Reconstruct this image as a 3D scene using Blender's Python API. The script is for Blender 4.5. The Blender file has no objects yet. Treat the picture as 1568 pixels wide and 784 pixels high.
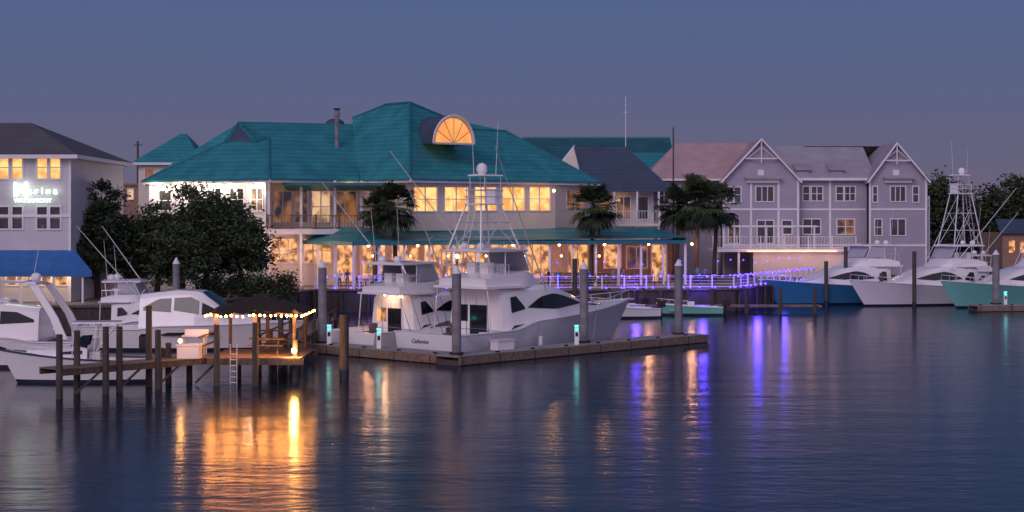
import bpy, math, random
from mathutils import Vector, Matrix
random.seed(7)
R=random.random
def U(a,b): return a+(b-a)*R()
S=bpy.context.scene
F=2400.0; H=8.0; HY=340.0
def X(px,d): return (px-784)/F*d
def Z(py,d): return H-(py-HY)/F*d
def P(px,py,d): return (X(px,d),d,Z(py,d))

# ---------------- materials
def newmat(n):
    m=bpy.data.materials.new(n); m.use_nodes=True
    nt=m.node_tree; return m,nt,nt.nodes['Principled BSDF']
def pbr(n,col,rough=.6,var=.15,scale=1.5,metal=0,bump=0,bscale=8,stretch=(1,1,1),spec=.5,coat=0):
    m,nt,p=newmat(n); N=nt.nodes; Lk=nt.links
    tc=N.new('ShaderNodeTexCoord'); mp=N.new('ShaderNodeMapping'); mp.inputs['Scale'].default_value=stretch
    Lk.new(tc.outputs['Object'],mp.inputs[0])
    nz=N.new('ShaderNodeTexNoise'); nz.inputs['Scale'].default_value=scale; nz.inputs['Detail'].default_value=5
    Lk.new(mp.outputs[0],nz.inputs[0])
    cr=N.new('ShaderNodeValToRGB')
    cr.color_ramp.elements[0].position=.3; cr.color_ramp.elements[1].position=.7
    cr.color_ramp.elements[0].color=tuple(c*(1-var) for c in col)+(1,)
    cr.color_ramp.elements[1].color=tuple(min(1,c*(1+var)) for c in col)+(1,)
    Lk.new(nz.outputs[0],cr.inputs[0]); Lk.new(cr.outputs[0],p.inputs['Base Color'])
    p.inputs['Roughness'].default_value=rough; p.inputs['Metallic'].default_value=metal
    p.inputs['Coat Weight'].default_value=coat
    if bump:
        n2=N.new('ShaderNodeTexNoise'); n2.inputs['Scale'].default_value=bscale; Lk.new(mp.outputs[0],n2.inputs[0])
        b=N.new('ShaderNodeBump'); b.inputs['Strength'].default_value=bump; b.inputs['Distance'].default_value=.05
        Lk.new(n2.outputs[0],b.inputs['Height']); Lk.new(b.outputs[0],p.inputs['Normal'])
    return m
def banded(n,col,period,dark=.75,rough=.6,var=.12,width=.18,bump=.5,axis=2):
    m=pbr(n,col,rough,var,.6); nt=m.node_tree; N=nt.nodes; Lk=nt.links; p=N['Principled BSDF']
    tc=N.new('ShaderNodeTexCoord'); sp=N.new('ShaderNodeSeparateXYZ'); Lk.new(tc.outputs['Object'],sp.inputs[0])
    dv=N.new('ShaderNodeMath'); dv.operation='DIVIDE'; dv.inputs[1].default_value=period; Lk.new(sp.outputs[axis],dv.inputs[0])
    fr=N.new('ShaderNodeMath'); fr.operation='FRACT'; Lk.new(dv.outputs[0],fr.inputs[0])
    rp=N.new('ShaderNodeValToRGB'); e=rp.color_ramp.elements
    e[0].position=0; e[0].color=(dark,dark,dark,1); e[1].position=width*1.6; e[1].color=(1,1,1,1)
    Lk.new(fr.outputs[0],rp.inputs[0])
    mx=N.new('ShaderNodeMixRGB'); mx.blend_type='MULTIPLY'; mx.inputs[0].default_value=1
    src=p.inputs['Base Color'].links[0].from_socket
    Lk.new(src,mx.inputs[1]); Lk.new(rp.outputs[0],mx.inputs[2]); Lk.new(mx.outputs[0],p.inputs['Base Color'])
    b=N.new('ShaderNodeBump'); b.inputs['Strength'].default_value=bump; b.inputs['Distance'].default_value=.03
    Lk.new(fr.outputs[0],b.inputs['Height']); Lk.new(b.outputs[0],p.inputs['Normal'])
    return m
def emis(n,col,st,var=0,scale=1.5,low=None,stretch=(1,1,1)):
    m,nt,p=newmat(n); N=nt.nodes; Lk=nt.links
    p.inputs['Base Color'].default_value=(.03,.03,.03,1); p.inputs['Roughness'].default_value=.15
    p.inputs['Emission Color'].default_value=tuple(col)+(1,); p.inputs['Emission Strength'].default_value=st
    if var:
        tc=N.new('ShaderNodeTexCoord'); mp=N.new('ShaderNodeMapping'); mp.inputs['Scale'].default_value=stretch
        nz=N.new('ShaderNodeTexNoise'); nz.inputs['Scale'].default_value=scale; nz.inputs['Detail'].default_value=4
        cr=N.new('ShaderNodeValToRGB'); e=cr.color_ramp.elements
        lo=low or tuple(c*(1-var) for c in col)
        e[0].position=.4; e[0].color=tuple(lo)+(1,); e[1].position=.6; e[1].color=tuple(col)+(1,)
        Lk.new(tc.outputs['Object'],mp.inputs[0]); Lk.new(mp.outputs[0],nz.inputs[0]); Lk.new(nz.outputs[0],cr.inputs[0]); Lk.new(cr.outputs[0],p.inputs['Emission Color'])
    return m
TEAL=banded('teal_roof',(.03,.225,.26),.42,.62,.5,.2)
TEALD=banded('dark_teal_roof',(.02,.10,.125),.42,.7,.6,.2)
TEALF=pbr('teal_fascia',(.02,.16,.19),.5)
SLATE=banded('slate_roof',(.055,.08,.125),.4,.7,.6)
GREYR=banded('grey_shingle',(.10,.095,.11),.3,.7,.8)
PINKR=banded('pink_shingle',(.42,.29,.31),.3,.8,.8,.12)
PALER=banded('pale_shingle',(.34,.32,.37),.3,.8,.8,.12)
SIDEG=banded('grey_siding',(.36,.335,.42),.25,.84,.6,.07)
SIDEW=banded('white_siding',(.58,.56,.61),.22,.88,.6,.05)
CREAM=banded('cream_siding',(.70,.60,.53),.22,.9,.6,.06)
TANW=pbr('tan_wall',(.30,.18,.14),.8)
WHITE=pbr('white_trim',(.72,.70,.74),.5,.06)
GEL=pbr('white_gelcoat',(.84,.82,.85),.22,.03,.5,coat=.4)
GELS=pbr('nonskid_deck',(.66,.65,.68),.6,.05)
BLUEH=pbr('blue_gelcoat',(.04,.19,.37),.2,.05,.5,coat=.4)
MINT=pbr('mint_gelcoat',(.17,.48,.46),.2,.05,.5,coat=.4)
PALEH=pbr('pale_gelcoat',(.72,.72,.79),.2,.04,.5,coat=.4)
CLEAR=pbr('clear_vinyl_curtain',(.42,.42,.48),.12,.1,.5)
BOOT=pbr('boot_stripe',(.015,.02,.04),.3)
DGLASS=pbr('dark_glass',(.012,.014,.02),.08,.2)
ALU=pbr('polished_aluminium',(.75,.75,.79),.3,.05,metal=.3)
BLACK=pbr('black_canvas',(.02,.02,.025),.8)
NAVY=pbr('navy_canvas',(.02,.04,.10),.8)
BLUEAWN=pbr('blue_awning',(.02,.12,.36),.7)
ROPE=pbr('mooring_rope',(.35,.33,.3),.9)
WOOD=pbr('weathered_wood',(.14,.10,.075),.85,.35,1.2,bump=.4,stretch=(6,6,.8))
WOODD=pbr('wood_planks',(.20,.145,.115),.85,.35,1.5,bump=.3,stretch=(1,6,3))
PILE=pbr('wet_timber_pile',(.07,.06,.05),.8,.4,2,bump=.5,stretch=(4,4,.6))
CONC=pbr('concrete_pile',(.20,.19,.22),.85,.3,1.5,bump=.3)
CONCD=pbr('concrete_dock',(.28,.265,.28),.85,.25,.8,bump=.2)
BULK=pbr('bulkhead_timber',(.06,.05,.05),.85,.3,1.5,stretch=(3,1,.5))
THATCH=pbr('thatch',(.04,.028,.02),.95,.5,3,bump=1,bscale=12,stretch=(5,5,1))
BARK=pbr('bark',(.06,.048,.038),.9,.3,3,bump=.6)
PAVE=pbr('paving',(.20,.18,.18),.85,.15,.4)
GRASS=pbr('ground_soil',(.04,.05,.03),.95,.3,.5)
LIT=emis('lit_window',(1,.54,.17),1.5,1,1.0,(.70,.27,.06))
LITL=emis('lit_room',(1,.46,.17),1.15,1,1.5,(.20,.065,.025))
LITD=emis('dim_window',(.9,.35,.12),.3,1,.7,(.02,.015,.03))
LITW=emis('lit_cool_window',(1,.60,.32),.8,1,.9,(.3,.16,.10))
DWIN=emis('dusk_window',(.05,.06,.10),.25,1,.8,(.01,.012,.02))
ARCHL=emis('arch_window_light',(1,.44,.12),1.1,1,.5,(.9,.32,.07))
BULB=emis('bulb_warm',(1,.42,.09),40)
BULBO=emis('string_bulb_orange',(1,.36,.06),60)
BULBW=emis('bulb_white',(1,.85,.62),30)
FLOOD=emis('flood_bulb',(1,.50,.12),240)
BBLUE=emis('bulb_blue',(.06,.035,1),9)
BVIO=emis('bulb_violet',(.18,.06,1),7)
TEALL=emis('pedestal_light',(.02,.62,.55),3)
SIGNW=emis('sign_light',(.80,1,.80),3.2)
SKIN=pbr('skin',(.42,.26,.19),.6); HAIR=pbr('hair',(.03,.02,.015),.8)
CLOTH=[pbr('shirt_%d'%i,c,.8) for i,c in enumerate([(.6,.6,.62),(.05,.06,.1),(.35,.08,.07),(.1,.2,.35),(.03,.03,.03)])]
PANTS=pbr('trousers',(.04,.045,.07),.8)

# ---------------- builder
class B:
    def __init__(s,name,loc=None,rot=0):
        s.name=name; s.loc=loc; s.rot=rot; s.p={}; s.M=Matrix(); s.lights=[]; s.extra=[]
    def add(s,part,mat,vs,fs):
        if part in s.p and s.p[part][2] is not mat: part=part+'_'+mat.name
        q=s.p.setdefault(part,([],[],mat)); o=len(q[0])
        q[0].extend([s.M@Vector(v) for v in vs]); q[1].extend([tuple(i+o for i in f) for f in fs])
    def box(s,part,mat,x0,x1,y0,y1,z0,z1):
        v=[(x,y,z) for z in(z0,z1) for y in(y0,y1) for x in(x0,x1)]
        s.add(part,mat,v,[(0,2,3,1),(4,5,7,6),(0,1,5,4),(2,6,7,3),(0,4,6,2),(1,3,7,5)])
    def tube(s,part,mat,a,b,r,r2=None,n=8,cap=True):
        a=Vector(a);b=Vector(b);r2=r if r2 is None else r2;d=(b-a)
        if d.length<1e-6:return
        d.normalize();u=d.orthogonal().normalized();w=d.cross(u)
        v=[];f=[]
        for c,rr in((a,r),(b,r2)):
            for i in range(n):
                t=2*math.pi*i/n; v.append(c+u*math.cos(t)*rr+w*math.sin(t)*rr)
        for i in range(n): j=(i+1)%n; f.append((i,j,n+j,n+i))
        if cap: f.append(tuple(range(n))[::-1]); f.append(tuple(range(n,2*n)))
        s.add(part,mat,v,f)
    def path(s,part,mat,pts,r,n=6):
        for a,b in zip(pts,pts[1:]): s.tube(part,mat,a,b,r,n=n)
    def ball(s,part,mat,c,r,n=8,sz=1,m=5):
        v=[];f=[]
        for i in range(m+1):
            ph=math.pi*i/m
            for j in range(n):
                t=2*math.pi*j/n; v.append((c[0]+r*math.sin(ph)*math.cos(t),c[1]+r*math.sin(ph)*math.sin(t),c[2]+r*sz*math.cos(ph)))
        for i in range(m):
            for j in range(n):
                k=(j+1)%n; f.append((i*n+j,(i+1)*n+j,(i+1)*n+k,i*n+k))
        s.add(part,mat,v,f)
    def poly(s,part,mat,pts,th=0):
        n=len(pts)
        if not th: s.add(part,mat,pts,[tuple(range(n))]);return
        v=[Vector(p) for p in pts]; w=[q-Vector((0,0,th)) for q in v]
        s.add(part,mat,v+w,[tuple(range(n)),tuple(range(n,2*n))[::-1]]+[(i,n+i,n+(i+1)%n,(i+1)%n) for i in range(n)])
    def loft(s,part,mat,secs,cap=True,mirror=True,closed=False):
        rings=[]
        for q in secs:
            r=list(q)
            if mirror: r=r+[(a,-b,c) for a,b,c in reversed(q) if abs(b)>1e-5]
            rings.append(r)
        mx=max(len(r) for r in rings)
        for r in rings:
            while len(r)<mx: r.append(r[-1])
        n=mx; v=[p for r in rings for p in r]; f=[]
        for i in range(len(rings)-1):
            for j in range(n if closed else n-1):
                k=(j+1)%n; f.append((i*n+j,(i+1)*n+j,(i+1)*n+k,i*n+k))
        if cap: f.append(tuple(range(n))[::-1]); f.append(tuple((len(rings)-1)*n+i for i in range(n)))
        s.add(part,mat,v,f)
    def light(s,loc,e,col=(1,.6,.25),r=.15): s.lights.append((s.M@Vector(loc),e,col,r))
    def finish(s):
        if s.loc is None:
            al=[v for q in s.p.values() for v in q[0]]
            c=Vector(((min(v.x for v in al)+max(v.x for v in al))/2,(min(v.y for v in al)+max(v.y for v in al))/2,min(v.z for v in al)))
            off=c; loc=c
        else: off=Vector((0,0,0)); loc=Vector(s.loc)
        e=bpy.data.objects.new(s.name,None); S.collection.objects.link(e); e.location=loc; e.rotation_euler=(0,0,s.rot); e.empty_display_size=.5
        for part,(vs,fs,mat) in s.p.items():
            me=bpy.data.meshes.new(part); me.from_pydata([v-off for v in vs],[],fs); me.materials.append(mat)
            me.validate(); me.polygons.foreach_set('use_smooth',[True]*len(me.polygons))
            me.set_sharp_from_angle(angle=math.radians(32))
            o=bpy.data.objects.new(part,me); S.collection.objects.link(o); o.parent=e
        for (l,en,col,r) in s.lights:
            L=bpy.data.lights.new('lamp_light','POINT'); L.energy=en; L.color=col; L.shadow_soft_size=r
            o=bpy.data.objects.new('lamp_light',L); S.collection.objects.link(o); o.parent=e; o.location=l-off
        for o in s.extra:
            o.parent=e; o.location=Vector(o.location)-off
        s.e=e; return e
def frame(b,p0,p1,z=0):
    d=Vector((p1[0]-p0[0],p1[1]-p0[1],0)); L=d.length; d.normalize(); n=Vector((-d.y,d.x,0))
    b.M=Matrix(((d.x,n.x,0,p0[0]),(d.y,n.y,0,p0[1]),(0,0,1,z),(0,0,0,1))); return L
def window(b,x0,x1,z0,z1,pane,nx=1,nz=1,fr=WHITE,fw=.12,mw=.05):
    b.box('glass',pane,x0,x1,.12,.15,z0,z1)
    b.box('window_frame',fr,x0-fw,x0+.002,-.06,.14,z0-fw,z1+fw); b.box('window_frame',fr,x1-.002,x1+fw,-.06,.14,z0-fw,z1+fw)
    b.box('window_frame',fr,x0+.003,x1-.003,-.05,.14,z1,z1+fw*.95); b.box('window_frame',fr,x0+.003,x1-.003,-.09,.14,z0-fw*.95,z0)
    for i in range(1,nx+1):
        c=x0+(x1-x0)*i/(nx+1); b.box('window_frame',fr,c-mw,c+mw,.03,.118,z0+.002,z1-.002)
    for i in range(1,nz+1):
        c=z0+(z1-z0)*i/(nz+1); b.box('window_frame',fr,x0+.004,x1-.004,.05,.117,c-mw*.8,c+mw*.8)
def wall(b,p0,p1,z0,z1,ops,mat,th=.35,part='wall',fr=WHITE):
    L=frame(b,p0,p1); dx=(p1[0]-p0[0])/L; dy=(p1[1]-p0[1])/L; rects=[]
    for o in ops:
        pl,pr,yt,yb,pane=o[:5]; nx=o[5] if len(o)>5 else 0; nz=o[6] if len(o)>6 else 0
        ts=[]
        for px in(pl,pr):
            k=(px-784)/F; ts.append((k*p0[1]-p0[0])/(dx-k*dy))
        dm=p0[1]+dy*(ts[0]+ts[1])/2
        a,c=min(ts),max(ts); rects.append((max(a,.1),min(c,L-.1),Z(yb,dm),Z(yt,dm),pane,nx,nz))
    xs=sorted(set([0,L]+[r[0] for r in rects]+[r[1] for r in rects]))
    for a,c in zip(xs,xs[1:]):
        if c-a<1e-4: continue
        m=(a+c)/2; rs=sorted([r for r in rects if r[0]<m<r[1]],key=lambda r:r[2]); z=z0
        for r in rs:
            if r[2]>z: b.box(part,mat,a,c,0,th,z,r[2])
            z=max(z,r[3])
        if z<z1: b.box(part,mat,a,c,0,th,z,z1)
    for r in rects: window(b,*r[:5],nx=r[5],nz=r[6],fr=fr)
    b.M=Matrix()
def railing(b,p0,p1,z,h=1.05,mat=WHITE,step=1.8,pick=.25,part='railing'):
    L=frame(b,p0,p1,z); n=max(1,round(L/step))
    for i in range(n+1): x=L*i/n; b.box(part,mat,x-.06,x+.06,-.06,.06,0,h+.08)
    b.box(part,mat,0,L,-.04,.04,h-.06,h); b.box(part,mat,0,L,-.03,.03,.12,.18)
    if pick:
        k=int(L/pick)
        for i in range(k): x=pick*(i+.5); b.box(part,mat,x-.02,x+.02,-.02,.02,.18,h-.06)
    else:
        for q in(.35,.6,.82): b.box(part,mat,0,L,-.015,.015,h*q-.012,h*q+.012)
    b.M=Matrix()

# ---------------- world / camera
w=bpy.data.worlds.new('World'); S.world=w; w.use_nodes=True; nt=w.node_tree; N=nt.nodes; Lk=nt.links
bg=N['Background']; tc=N.new('ShaderNodeTexCoord'); sp=N.new('ShaderNodeSeparateXYZ'); Lk.new(tc.outputs['Generated'],sp.inputs[0])
cr=N.new('ShaderNodeValToRGB'); Lk.new(sp.outputs[2],cr.inputs[0]); e=cr.color_ramp.elements
e[0].position=0; e[0].color=(.150,.122,.185,1); e[1].position=1; e[1].color=(.035,.07,.18,1)
for p_,c_ in((.025,(.142,.123,.195,1)),(.06,(.118,.124,.220,1)),(.09,(.103,.126,.240,1)),(.14,(.086,.127,.262,1)),(.22,(.048,.088,.215,1)),(.4,(.022,.056,.155,1))):
    q=e.new(p_); q.color=c_
inv=N.new('ShaderNodeMath'); inv.operation='MULTIPLY_ADD'; inv.inputs[1].default_value=-1.0; inv.inputs[2].default_value=.0; Lk.new(sp.outputs[1],inv.inputs[0])
sm=N.new('ShaderNodeMapRange'); sm.interpolation_type='SMOOTHSTEP'; sm.inputs[1].default_value=-.1; sm.inputs[2].default_value=.9; Lk.new(inv.outputs[0],sm.inputs[0])
mx=N.new('ShaderNodeMixRGB'); mx.blend_type='ADD'; mx.inputs[2].default_value=(.56,.42,.52,1); Lk.new(sm.outputs[0],mx.inputs[0]); Lk.new(cr.outputs[0],mx.inputs[1])
Lk.new(mx.outputs[0],bg.inputs[0]); bg.inputs[1].default_value=1.0
sl=bpy.data.lights.new('sun','SUN'); sl.energy=.85; sl.angle=math.radians(30); sl.color=(1,.83,.88)
so=bpy.data.objects.new('sun',sl); S.collection.objects.link(so); so.rotation_euler=(math.radians(58),0,math.radians(-30))
cam=bpy.data.cameras.new('camera'); co=bpy.data.objects.new('camera',cam); S.collection.objects.link(co)
co.location=(0,0,H); co.rotation_euler=(math.radians(90),0,0); cam.sensor_width=36; cam.lens=F/1568*36; cam.shift_y=-(392-HY)/1568
cam.clip_end=6000; S.camera=co
S.view_settings.view_transform='Standard'; S.view_settings.look='None'; S.view_settings.exposure=0

# ---------------- water + ground
def plane(name,mat,pts,z):
    me=bpy.data.meshes.new(name); me.from_pydata([(x,y,z) for x,y in pts],[],[tuple(range(len(pts)))]); me.materials.append(mat)
    o=bpy.data.objects.new(name,me); S.collection.objects.link(o); return o
wm,nt,p=newmat('harbour_water'); N=nt.nodes; Lk=nt.links
p.inputs['Base Color'].default_value=(.002,.013,.038,1); p.inputs['Roughness'].default_value=.17; p.inputs['IOR'].default_value=1.31
tc=N.new('ShaderNodeTexCoord'); prev=None
for sx,sy,sc,dist,st in((.35,.9,.35,.05,1),(1,1.8,1.1,.018,1),(.06,.22,.2,.13,1)):
    mp=N.new('ShaderNodeMapping'); mp.inputs['Scale'].default_value=(sx,sy,1); Lk.new(tc.outputs['Object'],mp.inputs[0])
    nz=N.new('ShaderNodeTexNoise'); nz.inputs['Scale'].default_value=sc; nz.inputs['Detail'].default_value=3; Lk.new(mp.outputs[0],nz.inputs[0])
    b_=N.new('ShaderNodeBump'); b_.inputs['Strength'].default_value=st; b_.inputs['Distance'].default_value=dist
    Lk.new(nz.outputs[0],b_.inputs['Height'])
    if prev: Lk.new(prev.outputs[0],b_.inputs['Normal'])
    prev=b_
Lk.new(prev.outputs[0],p.inputs['Normal'])
plane('water',wm,[(-3000,-500),(3000,-500),(3000,5000),(-3000,5000)],0)
shore=[(-400,112),(-24,112),(-18,139),(8,139),(20,141),(32,164),(400,166)]
g=B('ground')
g.poly('land',GRASS,[(x,y,1.96) for x,y in shore]+[(3000,166,1.96),(3000,4800,1.96),(-3000,4800,1.96),(-3000,112,1.96)])
g.poly('terrace_paving',PAVE,[(-24,112.5,1.97),(-18,139.4,1.97),(8,139.4,1.97),(20,141.4,1.97),(32,164.4,1.97),(60,165,1.97),(60,172,1.97),(-60,172,1.97),(-60,112.5,1.97)])
g.finish()
bk=B('bulkhead')
for a,c in zip(shore,shore[1:]):
    L=frame(bk,a,c); bk.box('sheet_wall',BULK,0,L,-.15,.2,-1,1.9); bk.box('cap',WOOD,0,L,-.3,.35,1.9,2.05)
    n=int(L/2.4)
    for i in range(min(n,60)): bk.tube('fender_pile',PILE,(i*2.4+.5,-.3,-1),(i*2.4+.5,-.3,1.85),.14)
bk.M=Matrix(); bk.finish()

# ---------------- restaurant
r=B('restaurant')
def q2(px,d): return (X(px,d),d)
L0=q2(228,152); L1=q2(407,145); M0=q2(552,151); C0=q2(629,145.5); R0=q2(850,154); R1=q2(908,160)
Zg=2.0; Ze=12.0
wall(r,L0,L1,Zg,Ze,[(243,262,292,322,DWIN,0,1),(290,305,292,322,DWIN,0,1),(352,373,289,322,DWIN,1,1),(384,402,289,322,LITW,1,1),(318,338,289,322,DWIN,1,1),
   (384,401,352,398,LITW,1,1),(352,371,352,398,LITW,1,1),(320,338,352,398,DWIN,1,1)],SIDEW)
wall(r,M0,C0,7.2,Ze,[(566,600,290,335,LITD,1,0)],CREAM)
wall(r,C0,R0,7.2,Ze,[(634,669,287,323,LIT,1,1),(681,717,287,323,LIT,1,1),(727,760,287,322,LIT,1,1),(769,803,287,322,LIT,1,1),(811,842,287,322,LIT,1,1)],CREAM)
wall(r,R0,R1,7.2,Ze,[(868,894,292,318,LITD,1,1)],CREAM)
bb0=q2(409,149.5); bb1=q2(552,151.4)
wall(r,bb0,bb1,7.1,Ze,[(420,446,293,340,LITD,1,0),(452,470,290,340,LITD,0,0),(478,505,293,340,LITW,1,1),(512,545,293,340,LITD,1,0)],CREAM)
b0=q2(409,145); b1=q2(556,148)
r.poly('balcony_floor',WHITE,[(b0[0],b0[1],7.35),(b1[0],b1[1],7.35),(bb1[0],bb1[1]+.2,7.35),(bb0[0],bb0[1]+.2,7.35)],.5)
railing(r,b0,b1,7.36,1.3,WOOD,2.2,.3)
for px in(411,460,512,553):
    t=(px-409)/147; x=b0[0]+(b1[0]-b0[0])*t; y=b0[1]+(b1[1]-b0[1])*t+.1
    r.box('balcony_post',WHITE,x-.12,x+.12,y,y+.24,Zg,11.9)
r.poly('balcony_awning',TEALF,[P(432,279,144.6),P(602,280,146.6),P(570,288,148),P(440,288,149)][::1],.25)
for px in (440,475,510,540): r.light(P(px,287,148),35)
a0=q2(409,146); a1=q2(545,150); a2=q2(860,156); a3=q2(910,160)
wall(r,a0,a1,Zg,7.1,[(415,455,366,402,LITL,2,1),(466,507,366,402,LITL,2,1),(516,540,366,430,LITL,0,0)],CREAM)
wall(r,a1,a2,Zg,7.2,[(552,590,372,425,LITL,1,0),(600,640,372,425,LITL,1,0),(650,690,372,425,LITL,2,0),(702,742,372,425,LITL,2,0),(752,792,372,425,LITL,2,0),(802,842,372,425,LITL,2,0)],CREAM)
wall(r,a2,a3,Zg,7.2,[(870,900,375,425,LITL,1,0)],CREAM)
for aa,bb_ in((L0,(L0[0],172)),(R1,(R1[0]-2,176))):
    v=[(aa[0],aa[1]+.3,Zg),(bb_[0],bb_[1],Zg),(bb_[0],bb_[1],Ze),(aa[0],aa[1]+.3,Ze)]
    r.poly('wall_side',SIDEW,v)
r.poly('wall_back',SIDEW,[(L0[0],172,Zg),(R1[0]-2,176,Zg),(R1[0]-2,176,Ze),(L0[0],172,Ze)])
def tri(pts,mat=TEAL,part='roof',c=0):
    n=len(pts)
    for i in range(1,n-1): r.poly(part,mat,[pts[c],pts[(c+i)%n],pts[(c+i+1)%n]])
eL0=(X(219,152),152,Ze); eL1=(X(413,143.6),143.6,Ze); eM=(X(550,149),149,Ze); eC=(X(628,144),144,Ze); eR=(X(918,157),157,Ze); eBk=(X(918,157)-3,178,Ze); eBL=(eL0[0],175,Ze)
Tq=P(412,211,150); Gl=P(346,217,154); Gr=P(392,216,153); Gt=P(366,188,156); Rg=P(546,192,158)
tri([eL0,eL1,Tq,Gr,Gl],c=1)
tri([Gl,Gr,Gt],SLATE,'gablet')
r.poly('gablet_trim',TEALF,[(Gl[0]-.2,Gl[1]-.3,Gl[2]-.1),(Gl[0]+.3,Gl[1]-.3,Gl[2]-.1),(Gt[0],Gt[1]-.3,Gt[2]-.2),(Gt[0],Gt[1]-.3,Gt[2]+.15)])
r.poly('gablet_trim',TEALF,[(Gr[0]-.3,Gr[1]-.3,Gr[2]-.1),(Gr[0]+.2,Gr[1]-.3,Gr[2]-.1),(Gt[0],Gt[1]-.3,Gt[2]+.15),(Gt[0],Gt[1]-.3,Gt[2]-.2)])
tri([Tq,eL1,eM,Rg,Gt,Gr],c=0)
tri([eL0,Gl,Gt,eBL]); tri([Gt,Rg,(Rg[0],176,Ze),eBL])
K1=P(540,181,158); K2=P(592,160,156); K3=P(627,157,153); K4=P(728,199,159); K5=P(775,201,162)
eCl=(X(541,150),150,Ze)
tri([eC,K3,K2,K1,eCl],c=0)
tri([eC,eR,K5,K4,K3],c=0)
tri([K1,K2,(K2[0],177,Ze)]); tri([K2,K3,K4,K5,eBk,(K2[0],177,Ze)])
tri([K5,eR,eBk]); tri([K1,eCl,(eCl[0],176,Ze),(K2[0],177,Ze)])
for a,c in((eL1,Tq),(eC,K3),(K2,K3),(K3,K4),(K4,K5),(K5,eR),(Gt,Rg),(eL0,Gl),(Tq,Gr),(K1,K2)):
    r.tube('ridge_cap',TEALF,a,c,.13,n=6)
for a,c in((eL0,eL1),(eL1,eM),(eCl,eC),(eC,eR),(eR,eBk),(eBL,eL0)):
    L=frame(r,a,c); r.box('fascia',WHITE,0,L,-.08,.06,Ze-.35,Ze-.003); r.box('gutter',TEALF,0,L,-.2,-.082,Ze-.16,Ze+.03); r.M=Matrix()
r.poly('soffit',WHITE,[(a[0],a[1],Ze-.3) for a in(eL0,eL1,eM,eC,eR,eBk,eBL)])
tri([P(792,217,170),P(848,240,166),P(800,240,163)]); tri([P(792,217,170),P(770,240,163),P(800,240,163)])
r.tube('vent_stack',CONC,P(516,235,153),P(516,168,153),.22,n=10); r.tube('vent_stack',BLACK,P(516,168,153),P(516,166,153),.34,n=10)
r.tube('vent_stack',CONC,P(516,178,153),P(516,172,153),.3,n=10)
r.ball('roof_ventilator',SLATE,P(513,190,161),1.0,n=14,sz=.6)
Ca=Vector(P(695,220,148.8)); ax=Vector((.50,-.866,0)).normalized(); sd=Vector((.866,.50,0))
RR=2.15; n=18; v=[];f=[]; ZS=1.22
arc=[(math.cos(math.pi*i/n),math.sin(math.pi*i/n)*ZS) for i in range(n+1)]
for k,off in((0,0),(1,-8.5)):
    for c,s_ in arc: v.append(Ca+ax*off+sd*(c*RR*1.06)+Vector((0,0,s_*RR*1.06)))
for i in range(n): f.append((i,i+1,n+2+i,n+1+i))
r.add('dormer_barrel',SLATE,v,f)
fc=[Ca+ax*-.1+sd*(c*RR*.93)+Vector((0,0,s_*RR*.93)) for c,s_ in arc]; r.add('dormer_glass',ARCHL,fc,[tuple(range(n+1))])
for i in range(n):
    a=Ca+ax*.03+sd*(arc[i][0]*RR)+Vector((0,0,arc[i][1]*RR)); c=Ca+ax*.03+sd*(arc[i+1][0]*RR)+Vector((0,0,arc[i+1][1]*RR)); r.tube('dormer_trim',CREAM,a,c,.16,n=6)
r.tube('dormer_trim',CREAM,Ca-sd*RR,Ca+sd*RR,.12,n=6)
for t in(30,60,90,120,150):
    t=math.radians(t); r.tube('dormer_trim',TANW,Ca,Ca+sd*(math.cos(t)*RR*.93)+Vector((0,0,math.sin(t)*RR*.93*ZS)),.04,n=4)
d0=Vector((L0[0],L0[1],0)); d1=Vector((L1[0],L1[1],0))
for t in(.06,.27,.45,.66,.9):
    q=d0.lerp(d1,t); q.y-=.6; q.z=Ze-.75
    r.ball('soffit_lamp',BULBW,q,.13); r.light((q.x,q.y-.3,q.z-.2),210,(1,.80,.58),.12)
for t in(.3,.62,.93):
    q=d0.lerp(d1,t); q.y-=.6; r.ball('wall_lamp',BULBW,(q.x,q.y,5.9),.1); r.light((q.x,q.y-.3,5.9),150,(1,.74,.46),.12)
for px in(618,676,722,848):
    q=P(px,292,148 if px<700 else 151); r.ball('wall_lamp',BULB,q,.13); r.light((q[0],q[1]-.2,q[2]),45,(1,.5,.2))
zc=6.25; zt=7.45
c0=(X(462,148),148,zc); c1=(X(541,138.5),138.5,zc); c2=(X(1050,150),150,zc+.25); c3=(X(1030,162),162,zc+.3)
t0=(X(480,149.5),149.5,zt); t1=(X(556,146),146,zt); t2=(X(905,156),156,zt); t3=(X(1000,158),158,zt)
tri([c0,c1,t1,t0],part='canopy'); tri([c1,c2,t3,t2,t1],part='canopy'); tri([c2,c3,t3],part='canopy')
for a,c in((c0,c1),(c1,c2),(c2,c3)):
    L=frame(r,a,c,0); hz=a[2]; r.box('canopy_fascia',TEALF,0,L,-.1,.05,hz-.32,hz+.02); r.M=Matrix()
r.poly('canopy_ceiling',CREAM,[(p_[0],p_[1]+.1,zc-.02) for p_ in(c0,c1,c2,c3)]+[(X(600,150),152,zc-.02)])
for i in range(15):
    t=i/14; x=c1[0]+(c2[0]-c1[0])*t; y=c1[1]+(c2[1]-c1[1])*t+.35
    r.box('canopy_post',WHITE,x-.11,x+.11,y-.11,y+.11,Zg,zc-.03)
    if i%2==0:
        r.light((x+1,y+3.2,5.5),140,(1,.46,.25),.2); r.ball('ceiling_lamp',BULB,(x+1,y+3.2,5.85),.12)
for i in range(3):
    t=i/3; x=c0[0]+(c1[0]-c0[0])*t; y=c0[1]+(c1[1]-c0[1])*t+.3; r.box('canopy_post',WHITE,x-.11,x+.11,y-.11,y+.11,Zg,zc-.03)
r.light((X(440,144),143.5,5),140,(1,.55,.3)); r.light((X(500,143),142,5),130,(1,.5,.26))
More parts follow.
